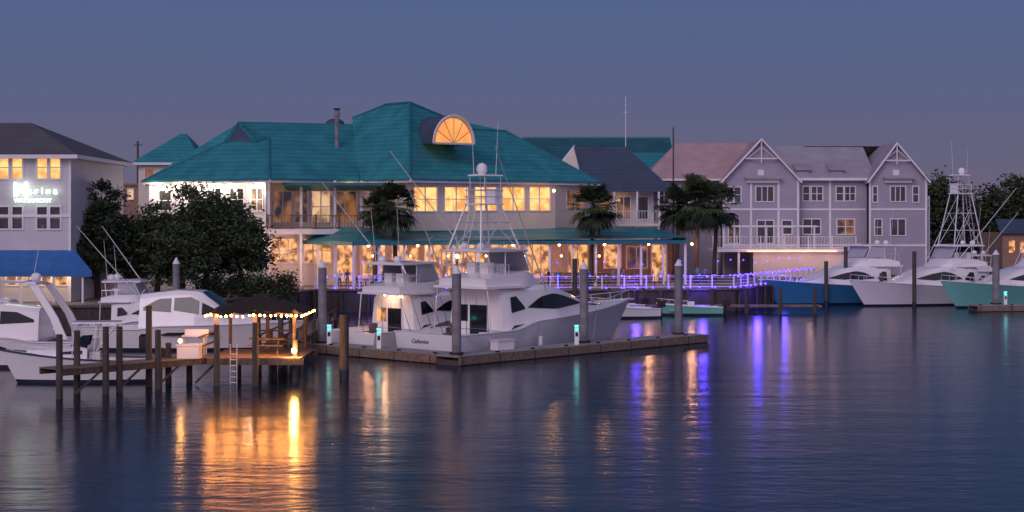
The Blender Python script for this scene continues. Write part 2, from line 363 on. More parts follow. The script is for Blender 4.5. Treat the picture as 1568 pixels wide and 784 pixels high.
wall(r,q2(912,158),q2(1030,160),Zg,zc-.1,[(925,950,375,410,LITL,0,0),(960,990,378,410,LITD,1,0),(998,1020,375,430,LITL,0,0)],TANW)
r.box('bar_counter',WOOD,X(850,148),X(940,148),150,151,Zg,3.15)
for i in range(7):
    x=X(570+i*58,145); r.tube('pendant_cord',BLACK,(x,145.5,4.9),(x,145.5,6.2),.015,n=4); r.ball('pendant_lamp',BULB,(x,145.5,4.85),.09)
r.finish()
dk=B('boardwalk')
pts=[(-17.5,139.3),(8,139.3),(20,141.3),(31.5,163.5)]
for a,c in zip(pts,pts[1:]):
    railing(dk,a,c,2.05,1.15,WHITE,2.0,0)
    L=Vector((c[0]-a[0],c[1]-a[1],0)).length; n=int(L/.7)
    for i in range(n):
        t=(i+.5)/n; x=a[0]+(c[0]-a[0])*t; y=a[1]+(c[1]-a[1])*t
        dk.ball('blue_string_lights',BBLUE if R()<.7 else BVIO,(x,y-.08,3.22-.1*math.sin(i*1.57)**2),.075,n=6,m=4)
        if i%2==0: dk.ball('blue_string_lights',BBLUE,(x,y-.2,2.15),.09,n=6,m=4)
        if i%5==0: dk.ball('blue_string_lights',BBLUE,(x,y+3,4.1+R()*.5),.07,n=6,m=4)
for x,y,e_ in((-12,137.7,170),(4,138,130),(11,139,220),(17,139.5,300),(22.5,143.5,330),(26,150,260)): dk.light((x,y,2.6),e_,(.10,.05,1),.35)
for i in range(12): dk.box('planks',WOODD,8+i*1.6,9.55+i*1.6,137.2,139,.55,.7)
for i in range(7):
    dk.tube('stage_pile',PILE,(8.5+i*3,137.1,-1),(8.5+i*3,137.1,2.2),.15)
dk.finish()
TB=((870,144),(925,144.5),(985,146),(800,144),(760,143),(560,143))
for k,(px,d) in enumerate(TB):
    t=B('dining_table',(X(px,d),d,2.0)); t.tube('top',WOOD,(0,0,.72),(0,0,.76),.5,n=16); t.tube('leg',BLACK,(0,0,0),(0,0,.72),.05); t.tube('foot',BLACK,(0,0,0),(0,0,.04),.28,n=12)
    for a in(0,180):
        cx=.85*math.cos(math.radians(a)); t.box('chair_seat',WOOD,cx-.22,cx+.22,-.22,.22,.42,.46); s_=1 if cx>0 else -1
        t.box('chair_back',WOOD,cx+s_*.2-.02,cx+s_*.2+.02,-.22,.22,.46,.95)
        for lx in(-.2,.2):
            for ly in(-.2,.2): t.box('chair_leg',WOOD,cx+lx-.02,cx+lx+.02,ly-.02,ly+.02,0,.42)
    t.finish()

# ---------------- people
def person_mesh(pose):
    if pose=='stand':
        J=[(0,0,.95,.13),(0,0,1.15,.125),(0,0,1.38,.15),(0,0,1.5,.06),(0,.0,1.6,.085),(0,.02,1.7,.09),
           (.1,0,.9,.09),(.12,.02,.5,.065),(.13,0,.09,.045),(.13,-.14,.04,.04),(-.1,0,.9,.09),(-.12,-.04,.5,.065),(-.13,0,.09,.045),(-.13,-.14,.04,.04),
           (.19,0,1.42,.065),(.26,.02,1.15,.045),(.24,-.12,.92,.035),(-.19,0,1.42,.065),(-.27,.02,1.15,.045),(-.2,-.2,1.05,.035)]
    else:
        J=[(0,0,.52,.14),(0,0,.75,.13),(0,-.03,.98,.15),(0,-.04,1.1,.06),(0,-.05,1.2,.085),(0,-.04,1.3,.09),
           (.1,-.05,.5,.09),(.12,-.45,.5,.065),(.13,-.45,.09,.045),(.13,-.58,.04,.04),(-.1,-.05,.5,.09),(-.12,-.45,.5,.065),(-.13,-.45,.09,.045),(-.13,-.58,.04,.04),
           (.19,-.03,1.02,.065),(.25,-.1,.78,.045),(.16,-.36,.78,.035),(-.19,-.03,1.02,.065),(-.25,-.1,.78,.045),(-.16,-.36,.8,.035)]
    E=[(0,1),(1,2),(2,3),(3,4),(4,5),(0,6),(6,7),(7,8),(8,9),(0,10),(10,11),(11,12),(12,13),(2,14),(14,15),(15,16),(2,17),(17,18),(18,19)]
    me=bpy.data.meshes.new('p'); me.from_pydata([j[:3] for j in J],E,[]); o=bpy.data.objects.new('p',me); S.collection.objects.link(o)
    sk=o.modifiers.new('s','SKIN')
    for i,j in enumerate(J): me.skin_vertices[0].data[i].radius=(j[3],j[3]*.85)
    me.skin_vertices[0].data[0].use_root=True
    o.modifiers.new('u','SUBSURF').levels=1
    dg=bpy.context.evaluated_depsgraph_get(); dg.update(); m2=bpy.data.meshes.new_from_object(o.evaluated_get(dg)); bpy.data.objects.remove(o)
    hz=J[3][2]
    m2.materials.clear()
    for k in range(4): m2.materials.append(None)
    for pl in m2.polygons:
        c=pl.center; pl.use_smooth=True
        if c.z>hz+.17 or (c.z>hz+.06 and c.y>J[4][1]+.03): pl.material_index=3
        elif c.z>hz: pl.material_index=2
        elif c.z<J[0][2]+.02 and abs(c.x)<.2: pl.material_index=1
        elif abs(c.x)>.14 and c.z<J[15][2]-.02: pl.material_index=2
        else: pl.material_index=0
    return m2
PM={'stand':person_mesh('stand'),'sit':person_mesh('sit')}
def person(x,y,z,pose,rot):
    m=PM[pose].copy()
    m.materials[0]=random.choice(CLOTH); m.materials[1]=PANTS; m.materials[2]=SKIN; m.materials[3]=HAIR
    o=bpy.data.objects.new('person',m); S.collection.objects.link(o); o.location=(x,y,z); o.rotation_euler=(0,0,rot)
for k,(px,d) in enumerate(TB):
    x=X(px,d); person(x+.83,d,2.0,'sit',-math.pi/2); person(x-.83,d,2.0,'sit',math.pi/2)
for px,d,a in((855,141.5,.5),(888,142,2),(902,142.3,4.2),(955,143.5,1),(1012,146,3),(1068,150,0),(1080,150.5,2.6),(520,141,.6),(532,141.4,3.5),(498,141,2),(840,143,1),(940,147,2)): person(X(px,d),d,2.0,'stand',a)

# ---------------- buildings around
def hiproof(b,x0,x1,y0,y1,ze,zr,rx0,rx1,mat,ov=.6,part='roof'):
    x0-=ov;x1+=ov;y0-=ov;y1+=ov; ym=(y0+y1)/2
    a,b_,c,d=(x0,y0,ze),(x1,y0,ze),(x1,y1,ze),(x0,y1,ze); e_,f_=(rx0,ym,zr),(rx1,ym,zr)
    b.poly(part,mat,[a,b_,f_,e_]); b.poly(part,mat,[b_,c,f_]); b.poly(part,mat,[c,d,e_,f_]); b.poly(part,mat,[d,a,e_])
    b.box('fascia',WHITE,x0,x1,y0,y1,ze-.3,ze-.01)
d=118; s=d/F
lb=B('waterfront_shop_building')
x0,x1=X(-260,d),X(108,d); z1=Z(237,d)
O=[]
for yt,yb,mt in((240,273,LIT),(317,350,DWIN)):
    for px in(-140,-120,-80,-60,-2,19,57,77): O.append((px,px+15,yt,yb,mt,0,1))
O+=[(10,40,398,436,LITL,1,0),(48,78,398,436,LITL,1,0),(84,102,398,436,LITL,0,0)]
wall(lb,(x0,d),(x1,d),2,z1,O,SIDEW)
lb.poly('wall_side',SIDEW,[(x1,d+.2,2),(x1,d+16,2),(x1,d+16,z1),(x1,d+.2,z1)]); lb.poly('wall_back',SIDEW,[(x1,d+16,2),(x0,d+16,2),(x0,d+16,z1),(x1,d+16,z1)])
hiproof(lb,x0,x1,d,d+16,z1,Z(190,d+8)+.1,x0+8,X(48,d+8),GREYR,.7)
lb.box('belt_trim',WHITE,x0,x1+.03,d-.07,d-.003,Z(300,d)-1.6,Z(300,d)-1.4)
lb.box('corner_board',WHITE,x1-.14,x1+.04,d-.05,d+.15,2,z1-.31)
xa=X(142,d-2)
lb.poly('awning',BLUEAWN,[(x0,d-2.2,Z(414,d)),(xa,d-2.2,Z(414,d)),(X(108,d)+.3,d-.02,Z(383,d)),(x0,d-.02,Z(383,d))],.1)
lb.box('awning_valance',BLUEAWN,x0,xa,d-2.25,d-2.2,Z(414,d)-.4,Z(414,d))
for px in(0,45,95,138): lb.box('awning_post',WHITE,X(px,d)-.07,X(px,d)+.07,d-2.1,d-1.95,2,Z(416,d))
for px in(20,70,110): lb.light((X(px,d),d-1,4),60,(1,.65,.35))
def txt(body,size,x,z,y,mat,ext=.05,bold=.015):
    c=bpy.data.curves.new('sign_letters','FONT'); c.body=body; c.size=size; c.extrude=ext; c.offset=bold; c.align_x='LEFT'
    o=bpy.data.objects.new('sign_letters',c); S.collection.objects.link(o); o.location=(x,y,z); o.rotation_euler=(math.pi/2,0,0); c.materials.append(mat); return o
sg=B('shop_sign'); sg.box('mounting_rail',ALU,X(22,d),X(78,d),d-.14,d-.05,Z(296,d),Z(295,d)); sg.box('mounting_rail',ALU,X(24,d),X(76,d),d-.14,d-.05,Z(305,d),Z(304,d))
sg.extra=[txt('M',1.55,X(22,d),Z(301,d),d-.4,SIGNW,bold=.03),txt('a r i n a',.72,X(45,d),Z(297,d),d-.4,SIGNW,bold=.012),txt('WATERFRONT',.42,X(24,d),Z(310,d),d-.4,SIGNW,bold=0)]
sg.finish(); lb.finish()
tb=B('teal_roof_building'); d=190
wall(tb,(X(212,d),d),(X(300,d),d),2,Z(250,d),[(222,236,258,285,LITD,0,1),(250,264,258,285,LITD,0,1)],CREAM)
tb.box('wall_body',CREAM,X(213,d),X(299,d),d+.4,d+9,2,Z(251,d))
hiproof(tb,X(212,d),X(300,d),d,d+10,Z(249,d),Z(205,d+5),X(276,d+5),X(286,d+5),TEAL,.7); tb.finish()
tb=B('tan_building'); d=200
wall(tb,(X(165,d),d),(X(235,d),d),2,Z(284,d),[(178,186,290,305,LITW,0,0),(196,204,290,305,LITW,0,0),(214,222,290,305,DWIN,0,0)],TANW)
tb.box('parapet',TANW,X(163,d),X(237,d),d-.2,d+8,Z(284,d),Z(281,d)); tb.finish()
up=B('utility_pole'); up.tube('pole',PILE,(X(211,215),215,2),(X(211,215),215,Z(216,215)),.14); up.tube('crossarm',PILE,(X(211,215)-.6,215,Z(222,215)),(X(211,215)+.6,215,Z(222,215)),.06); up.finish()
up=B('utility_pole'); up.tube('pole',PILE,(X(187,215),215,2),(X(187,215),215,Z(250,215)),.14); up.tube('crossarm',PILE,(X(187,215)-.8,215,Z(254,215)),(X(187,215)+.8,215,Z(254,215)),.07); up.finish()
gb=B('long_teal_roof_building'); d=200
gb.box('walls',CREAM,X(790,d),X(1030,d),d,d+14,2,Z(262,d))
hiproof(gb,X(780,d),X(1030,d),d,d+14,Z(262,d),Z(212,d+7),X(800,d+7),X(1026,d+7),TEALD,.5)
gb.poly('lower_roof',TEAL,[(X(930,d),d-6,Z(262,d-6)),(X(1040,d),d-6,Z(262,d-6)),(X(1024,d),d-.7,Z(234,d)),(X(930,d),d-.7,Z(234,d))],.2)
gb.tube('ridge',TEALF,(X(800,d+7),d+7,Z(212,d+7)),(X(1026,d+7),d+7,Z(212,d+7)),.2); gb.finish()
gb=B('slate_roof_inn'); d=168
xa,xb=X(903,d),X(1003,d); ze=Z(291,d)
wall(gb,(xa,d+1.5),(xb,d+1.5),2,ze,[(912,932,302,330,LITD,1,0),(945,965,302,335,LITD,1,0),(975,992,302,335,DWIN,0,0),(912,935,360,400,LITD,1,0)],SIDEW)
ra,rb=P(880,224,d+7),P(958,224,d+7)
A_=(X(897,d),d-.4,ze-.1); B_=(X(1032,d),d-.4,ze-.1); gA=P(858,252,d+5)
gb.poly('roof',SLATE,[A_,B_,rb,ra]); gb.poly('roof',SLATE,[B_,(B_[0],d+14,ze),rb]); gb.poly('roof',SLATE,[ra,rb,(B_[0],d+14,ze),(X(870,d),d+14,ze)])
gb.poly('gable_end',CREAM,[gA,(A_[0],A_[1]+.2,A_[2]-.05),ra]); gb.poly('gable_end',CREAM,[gA,(X(862,d),d+6,2),(A_[0],A_[1]+1.5,2),(A_[0],A_[1]+.3,A_[2])])
gb.tube('rake_trim',WHITE,gA,ra,.18,n=4); gb.tube('rake_trim',SLATE,A_,ra,.16,n=4); gb.tube('eave_trim',SLATE,A_,B_,.14,n=4)
zb=Z(342,d)
gb.box('balcony',WHITE,xa,X(1010,d),d-.8,d+1.4,zb-.3,zb); railing(gb,(xa,d-.75),(X(1010,d),d-.75),zb,1.35,WHITE,2.2,.3)
for px in(905,940,975,1008): gb.box('post',WHITE,X(px,d)-.1,X(px,d)+.1,d-.7,d-.5,2,ze-.2)
gb.light((X(950,d),d+.6,zb+2.5),14); gb.light((X(985,d),d+.6,4.5),60); gb.finish()
ap=B('antenna_mast'); ap.tube('mast',ALU,(X(958,175),175,2),(X(958,175),175,Z(148,175)),.09,.04,n=6); ap.tube('cross_arm',ALU,(X(958,175)-.4,175,Z(172,175)),(X(958,175)+.4,175,Z(172,175)),.03); ap.finish()
ap=B('antenna_mast'); ap.tube('mast',PILE,(X(1031,160),160,2),(X(1031,160),160,Z(195,160)),.09,.07,n=6); ap.tube('base',PILE,(X(1031,160),160,2),(X(1031,160),160,3),.2); ap.finish()

# townhouses
th=B('townhouse_row'); d=178
zf=Z(376,d); ze=Z(272,d)
def xx(px): return X(px,d)
def wins(pxs,yt,yb,m,w_=10,nx=0,nz=1): return [(p_,p_+w_,yt,yb,m,nx,nz) for p_ in pxs]
y0=d
wall(th,(xx(994),d+2.5),(xx(1108),d+2.5),2,ze,wins((1010,1040),288,312,DWIN,14,1)+wins((1085,),288,312,DWIN,12,1),SIDEG)
wall(th,(xx(1108),y0),(xx(1222),y0),2,ze,[(1113,1122,287,309,DWIN,0,1),(1125,1134,287,309,DWIN,0,1),(1158,1184,286,308,DWIN,2,0),(1116,1132,335,372,LITD,1,0),(1160,1184,338,372,DWIN,1,0),(1198,1212,338,358,DWIN,0,1)],SIDEG)
wall(th,(xx(1222),d+1.5),(xx(1332),d+1.5),2,ze,[(1230,1239,286,307,DWIN,0,1),(1243,1259,286,307,DWIN,1,1),(1281,1291,286,307,DWIN,0,1),(1294,1309,286,307,DWIN,1,1),(1230,1256,336,358,DWIN,1,1),(1282,1308,336,358,LITD,1,1)],SIDEG)
wall(th,(xx(1332),y0),(xx(1418),y0),2,ze,[(1337,1343,286,309,DWIN,0,1),(1364,1386,286,308,DWIN,2,0),(1398,1406,286,309,DWIN,0,1),(1364,1386,336,360,DWIN,1,0),(1340,1350,336,360,DWIN,0,1)],SIDEG)
th.box('walls_body',SIDEG,xx(996),xx(1416),d+3,d+15,2,ze)
def xgable(pa,pc,pb,yy,zp,mat):
    a=(xx(pa),yy,ze); b_=(xx(pb),yy,ze); c=(xx(pc),yy,zp)
    th.poly('gable_wall',SIDEG,[(a[0],yy+.004,ze),(b_[0],yy+.004,ze),(c[0],yy+.004,zp-.1)])
    fy=yy-.5; by=yy+10; la=xx(pa)-.5; lb_=xx(pb)+.5; k=.45
    for q in(la,lb_):
        pts=[(q,fy,ze-k),(c[0],fy,zp+.12),(c[0],by,zp+.12),(q,by,ze-k)]
        th.poly('roof_gable_'+mat.name,mat,pts,.22)
        th.tube('rake_board',WHITE,(q,fy-.05,ze-k-.12),(c[0],fy-.05,zp),.13,n=4)
    m=xx(pc); h=(zp-ze)
    th.box('gable_ornament',WHITE,m-.06,m+.06,fy-.03,fy+.05,zp-h*.62,zp-.2); th.box('gable_ornament',WHITE,m-h*.42,m+h*.42,fy-.04,fy+.05,zp-h*.52,zp-h*.52+.13)
    for s_ in(-1,1): th.tube('gable_ornament',WHITE,(m+s_*h*.36,fy,zp-h*.5),(m,fy,zp-h*.2),.045,n=4)
    th.box('gable_vent',WHITE,m-.35,m+.35,yy-.03,yy,ze+.25,ze+.9)
zp1=Z(213,d-.5); zp2=Z(219,d-.5)
xgable(1110,1165,1220,y0,zp1,PINKR); xgable(1334,1372,1416,y0,zp2,PALER)
ym=d+8
th.poly('roof_wing',PINKR,[(xx(988),d+1.7,ze),(xx(1166),d+1.7,ze),(xx(1166),ym,zp1),(X(1036,ym),ym,zp1)])
th.poly('roof_wing',PINKR,[(xx(988),d+1.7,ze),(X(1036,ym),ym,zp1),(xx(992),d+15,ze)]); th.poly('roof_wing',PINKR,[(X(1036,ym),ym,zp1),(xx(1166),ym,zp1),(xx(1166),d+15,ze),(xx(992),d+15,ze)])
zm=Z(224,ym)
th.poly('roof_mid',PALER,[(xx(1200),d+.9,ze),(xx(1345),d+.9,ze),(xx(1345),ym,zm),(xx(1170),ym,zm)]); th.poly('roof_mid',PALER,[(xx(1170),ym,zm),(xx(1345),ym,zm),(xx(1345),d+15,ze),(xx(1200),d+15,ze)])
th.poly('roof_end',PINKR,[(X(1250,ym+1),ym+1,zp2-.1),(X(1372,ym+1),ym+1,zp2-.1),(X(1372,ym),d+15,ze),(X(1250,ym),d+15,ze)])
th.poly('roof_end',PINKR,[(X(1225,ym+1),ym-.3,zm),(X(1372,ym+1),ym-.3,zm),(X(1372,ym+1),ym+1,zp2-.1),(X(1250,ym+1),ym+1,zp2-.1)])
for pa,pb,yy in((1222,1332,d+1.5),(994,1108,d+2.5)):
    th.box('fascia',WHITE,xx(pa),xx(pb),yy-.75,yy-.6,ze-.3,ze)
for px,yy in((1108,y0),(1222,y0),(1332,y0),(1418,y0),(1150,y0),(1192,y0),(1275,d+1.5)):
    th.box('corner_board',WHITE,xx(px)-.12,xx(px)+.12,yy-.08,yy-.004,2,ze-.1)
for pa,pb,yy in((1108,1222,y0),(1222,1332,d+1.5),(1332,1418,y0)):
    th.box('belt_board',WHITE,xx(pa)+.13,xx(pb)-.13,yy-.07,yy-.003,Z(322,d),Z(319,d))
    th.box('belt_board',WHITE,xx(pa)+.13,xx(pb)-.13,yy-.07,yy-.003,zf-.1,zf+.15)
for pa,pb in((1140,1195),(1352,1398)):
    th.box('bay_roof',PALER,xx(pa),xx(pb),y0-.9,y0-.005,Z(274,d),Z(271,d)); th.box('bay_bracket',WHITE,xx(pa)+.2,xx(pb)-.2,y0-.35,y0-.004,Z(280,d),Z(274,d)-.003)
for px in(1234,1286):
    th.box('dormer',SIDEG,xx(px)-.7,xx(px)+.7,d+1.8,d+4,ze+.1,ze+1.0); th.poly('dormer_roof',PALER,[(xx(px)-.9,d+1.5,ze+1.0),(xx(px)+.9,d+1.5,ze+1.0),(xx(px)+.9,d+4.5,ze+1.9),(xx(px)-.9,d+4.5,ze+1.9)],.1)
for px in(1412,1422): th.box('porch_post',WHITE,xx(px)+.15,xx(px)+.4,d+1,d+1.25,2,Z(300,d))
th.box('porch',SIDEG,xx(1419),xx(1425),d+1,d+9,2,Z(318,d)); railing(th,(xx(1419),d+.9),(xx(1426),d+.9),Z(318,d),1,WHITE,1,.3)
th.box('deck',WHITE,xx(1080),xx(1290),d-7,d-.1,zf-.6,zf-.25); railing(th,(xx(1080),d-6.9),(xx(1290),d-6.9),zf-.25,1.35,WHITE,2.4,.3)
th.box('deck_wall',CREAM,xx(1140),xx(1290),d-6.5,d-6.2,2,zf-.62)
for px in(1085,1118): th.box('deck_post',WHITE,xx(px)-.12,xx(px)+.12,d-6.8,d-6.6,2,zf-.6)
for i in range(6):
    x=xx(1118+i*24); th.box('pergola_post',WHITE,x-.09,x+.09,d-3.5,d-3.3,zf-.25,zf+2.1)
th.box('pergola_beam',WHITE,xx(1114),xx(1242),d-3.6,d-3.2,zf+2.1,zf+2.3)
for px in(1130,1160,1190,1220,1255): th.light((xx(px),d-8,4.4),26,(1,.5,.46),.2)
th.box('rope_light',emis('rope_light',(1,.5,.28),3),xx(1130),xx(1262),d-7.1,d-7.02,zf-.55,zf-.48)
for px in(1198,1296): th.light((xx(px),d-1.6,zf+1),14,(1,.7,.45))
th.finish()
fb=B('boat_shed'); d=205
fb.box('walls',TANW,X(1535,d),X(1640,d),d,d+10,2,6.6); fb.poly('roof',SLATE,[(X(1530,d),d-.5,6.6),(X(1645,d),d-.5,6.6),(X(1630,d),d+5,8.4),(X(1542,d),d+5,8.4)],.1)
for px in(1545,1562): fb.box('window',LITL,X(px,d),X(px+9,d),d-.04,d-.01,4,5.6)
fb.finish()

# ---------------- foliage
def leafmat(n,c): return pbr(n,c,.7,.45,.9)
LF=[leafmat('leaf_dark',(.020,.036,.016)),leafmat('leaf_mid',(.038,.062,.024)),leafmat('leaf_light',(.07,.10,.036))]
def leaves(b,part,clumps,n,sz):
    for (cx,cy,cz,rx,ry,rz) in clumps:
        v={0:[],1:[],2:[]};f={0:[],1:[],2:[]}
        for i in range(n):
            a=(random.gauss(0,.5),random.gauss(0,.5),random.gauss(0,.5))
            c=Vector((cx+a[0]*rx,cy+a[1]*ry,cz+a[2]*rz))
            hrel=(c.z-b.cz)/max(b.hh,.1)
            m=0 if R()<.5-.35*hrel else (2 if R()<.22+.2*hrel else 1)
            u=Vector((U(-1,1),U(-1,1),U(-.7,.7))).normalized(); w_=u.orthogonal().normalized(); w_.rotate(Matrix.Rotation(U(0,6),3,u)); s_=sz*U(.5,1.3)
            o=len(v[m]); v[m]+= [c-u*s_,c+w_*s_*.45,c+u*s_,c-w_*s_*.45]; f[m].append((o,o+1,o+2,o+3))
        for m in v:
            if v[m]: b.add(part+'_'+LF[m].name,LF[m],v[m],f[m])
def tree(x,y,z,h,rad,n=46,lf=95,trunk=.28,sz=.19,low=.25,name='oak_tree'):
    b=B(name,(x,y,z)); b.cz=h*.6; b.hh=h*.4
    top=(U(-.3,.3),U(-.3,.3),h*.5); b.tube('trunk',BARK,(0,0,-.1),(top[0]*.4,top[1]*.4,h*.28),trunk,trunk*.75); b.tube('trunk',BARK,(top[0]*.4,top[1]*.4,h*.28),top,trunk*.75,trunk*.45)
    cl=[]
    for i in range(n):
        a=U(0,6.283); e_=U(-.35,1); k=U(.35,1.05); rr=math.sqrt(max(0,1-max(0,e_)**2))*rad*k
        zz=h*(low+.12)+h*(.84-low)*(.3+e_*.66*(k if e_>0 else 1))
        c=(math.cos(a)*rr,math.sin(a)*rr,zz); q=U(.12,.30)*rad
        cl.append((c[0],c[1],c[2],q*1.5,q*1.5,q*.9))
        if i%3==0: 
            m=(c[0]*.45,c[1]*.45,h*.42+(c[2]-h*.42)*.4); b.tube('limbs',BARK,(top[0]*.5,top[1]*.5,h*U(.25,.48)),m,trunk*.4,trunk*.22,n=6); b.tube('limbs',BARK,m,c,trunk*.22,trunk*.07,n=5)
    leaves(b,'leaves',cl,lf,sz); b.finish()
def tp(px,pytop,d,radpx,**k):
    tree(X(px,d),d,1.96,Z(pytop,d)-1.96,radpx/F*d,**k)
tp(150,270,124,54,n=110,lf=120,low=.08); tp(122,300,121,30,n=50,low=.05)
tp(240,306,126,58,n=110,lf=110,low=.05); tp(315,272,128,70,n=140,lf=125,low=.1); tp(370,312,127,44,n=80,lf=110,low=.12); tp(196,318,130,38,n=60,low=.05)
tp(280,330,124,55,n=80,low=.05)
hd=B('hedge',(X(372,125),125,1.96)); hd.cz=1; hd.hh=1
cl=[(U(-4,4),U(-.7,.7),U(.2,Z(420,125)-2.1),.7,.6,.5) for i in range(110)]; leaves(hd,'leaves',cl,90,.12)
for i in range(9): hd.tube('stems',BARK,(-3.8+i*.95,0,0),(-3.8+i*.95+U(-.2,.2),0,1.3),.05,.03,n=5)
hd.finish()
def treeline(name,pa,pb,yt,d,jit,n):
    b=B(name,(X((pa+pb)/2,d),d,1.96)); hh=Z(yt,d)-1.96; b.cz=hh*.6;b.hh=hh*.5; wd=(pb-pa)/F*d
    cl=[]
    for i in range(n):
        x=U(-wd/2,wd/2); m=hh*(.86+.10*math.sin(x*.55+1.3)+.06*math.sin(x*1.7))*(1-jit*R()); z_=m*R()**.6; q=U(.9,2.0); cl.append((x,U(-4,4),z_-.8,q*1.4,q,q*.8))
    leaves(b,'leaves',cl,80,.36)
    for i in range(int(wd/4)): x=-wd/2+i*4+U(0,2); b.tube('trunks',BARK,(x,0,-.1),(x+U(-.5,.5),0,hh*.6),.2,.1,n=6)
    b.finish()
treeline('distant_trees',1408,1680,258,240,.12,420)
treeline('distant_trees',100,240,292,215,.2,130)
def palm(px,pyt,d,rad=2.6,nf=46,z0=1.97):
    x=X(px,d); zt_=Z(pyt,d)-rad*.55; b=B('palm_tree',(x,d,z0)); h=zt_-z0
    lean=U(-.4,.4); pts=[(lean*(i/6)**2,0,h*i/6) for i in range(7)]
    for i in range(6): b.tube('trunk',BARK,pts[i],pts[i+1],.24-.01*i,.235-.012*i,n=9)
    for i in range(26):
        a=U(0,6.28); zz=h-U(.1,1.1); b.tube('boots',BARK,(lean+.14*math.cos(a),.14*math.sin(a),zz),(lean+.4*math.cos(a),.4*math.sin(a),zz+.35),.05,.02,n=4)
    for k in range(nf):
        a=U(0,6.283); el=U(-1.0,1.35); Ls=rad*U(.32,.60); dr=Vector((math.cos(a)*math.cos(el),math.sin(a)*math.cos(el),math.sin(el)))
        base=Vector((lean,0,h)); hub=base+dr*Ls; hub.z-=.12*math.cos(el)*rad*.4
        b.tube('frond_stems',LF[1],base,hub,.025,.015,n=4,cap=False)
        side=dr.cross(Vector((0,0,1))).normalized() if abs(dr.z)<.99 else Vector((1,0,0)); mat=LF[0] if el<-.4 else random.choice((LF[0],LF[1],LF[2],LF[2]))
        v=[];f=[]
        for j in range(17):
            t=-1.35+2.7*j/16; dj=(dr*math.cos(t)+side*math.sin(t)); ln=rad*.5*(1-.28*abs(t)/1.25)*U(.7,1.2)
            mid=hub+dj*ln*.6; tip=hub+dj*ln+Vector((0,0,-ln*.3)); wv=dr.cross(side).cross(dj).normalized()*.055*rad/2.6*1.3
            o=len(v); v+=[hub,mid+wv,tip,mid-wv]; f.append((o,o+1,o+2,o+3))
        b.add('fronds_'+mat.name,mat,v,f)
    b.finish()
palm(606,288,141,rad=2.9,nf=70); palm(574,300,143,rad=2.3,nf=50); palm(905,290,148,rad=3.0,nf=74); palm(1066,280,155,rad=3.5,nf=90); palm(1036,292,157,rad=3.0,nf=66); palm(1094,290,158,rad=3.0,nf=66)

# ---------------- boats
def hull(b,L,Bm,zs0,zb,mh,cock=.27,zc=.55,deck=GELS,rake=.13,boot=BOOT,rail=WHITE,drop=0.0,bpow=2.3):
    n=28; secs=[]; sheer=[]
    for i in range(n+1):
        t=i/n; zs=zs0+(zb-zs0)*t**1.7
        if drop: k=min(1,max(0,(t-cock)/.12)); zs-=drop*(1-k*k*(3-2*k))
        sh=(1-max(0,(t-.3)/.7)**bpow)*(.93+.07*min(1,t/.3)); c=.9-.62*t**1.4; row=[]
        for z in(-.6,-.05,.02,.20,None,None,None,None):
            if z is None: fr=(len(row)-3)/4.; z=.2+(zs-.2)*fr
            f_=(z+.6)/(zs+.6); wd=Bm/2*sh*(c+(1-c)*f_**1.5); x=t*L-rake*L*(1-f_)*t**5
            row.append((x,wd,z))
        secs.append(row); sheer.append(row[-1])
    for sgn in(1,-1):
        v=[(x,y*sgn,z) for r_ in secs for x,y,z in r_]; m=8; top=[];bt=[]
        for i in range(n):
            for j in range(m-1):
                q=(i*m+j,(i+1)*m+j,(i+1)*m+j+1,i*m+j+1)
                (bt if j<3 else top).append(q if sgn<0 else q[::-1])
        b.add('hull_side',mh,v,top); b.add('hull_bottom',boot,v,bt)
        pts=[(x-(.02 if i==n else 0),y*sgn,z+.02) for i,(x,y,z) in enumerate(sheer)]
        b.path('rub_rail',rail,pts,.05,5)
    b.add('transom',mh,[p_ for p_ in secs[0]]+[(x,-y,z) for x,y,z in reversed(secs[0])],[tuple(range(16))])
    ds=[];ic=int(cock*n)
    for x,y,z in sheer[ic:]: ds.append([(x,max(0,y-.02),z-.02),(x,y*.5,z+.03),(x,0,z+.06)])
    b.loft('deck',deck,[[(x,y if y>1e-4 else 1e-4*2,z) if k<2 else (x,0,z) for k,(x,y,z) in enumerate(q)] for q in ds],cap=False)
    if ic>0:
        for sgn in(1,-1):
            vv=[];ff=[]
            for x,y,z in sheer[:ic+1]: vv+=[(x,y*sgn,z),(x,(y-.3)*sgn,z+.01),(x,(y-.3)*sgn,zc)]
            for i in range(ic): o=i*3; ff+=[(o,o+3,o+4,o+1),(o+1,o+4,o+5,o+2)]
            b.add('covering_board',GEL,vv,ff)
        w0=sheer[0][1]-.3; b.add('cockpit_sole',deck,[(0.05,w0,zc),(0.05,-w0,zc),(sheer[ic][0]+.3,-w0,zc),(sheer[ic][0]+.3,w0,zc)],[(0,1,2,3)])
        b.box('transom_cap',GEL,.02,.3,-w0-.1,w0+.1,zc,sheer[0][2]+.012)
    return sheer
def lerp(tab,x):
    for (a,b_),(c,d_) in zip(tab,tab[1:]):
        if x<=c: 
            t=(x-a)/(c-a) if c>a else 0; t=max(0,min(1,t)); return b_+(d_-b_)*t
    return tab[-1][1]
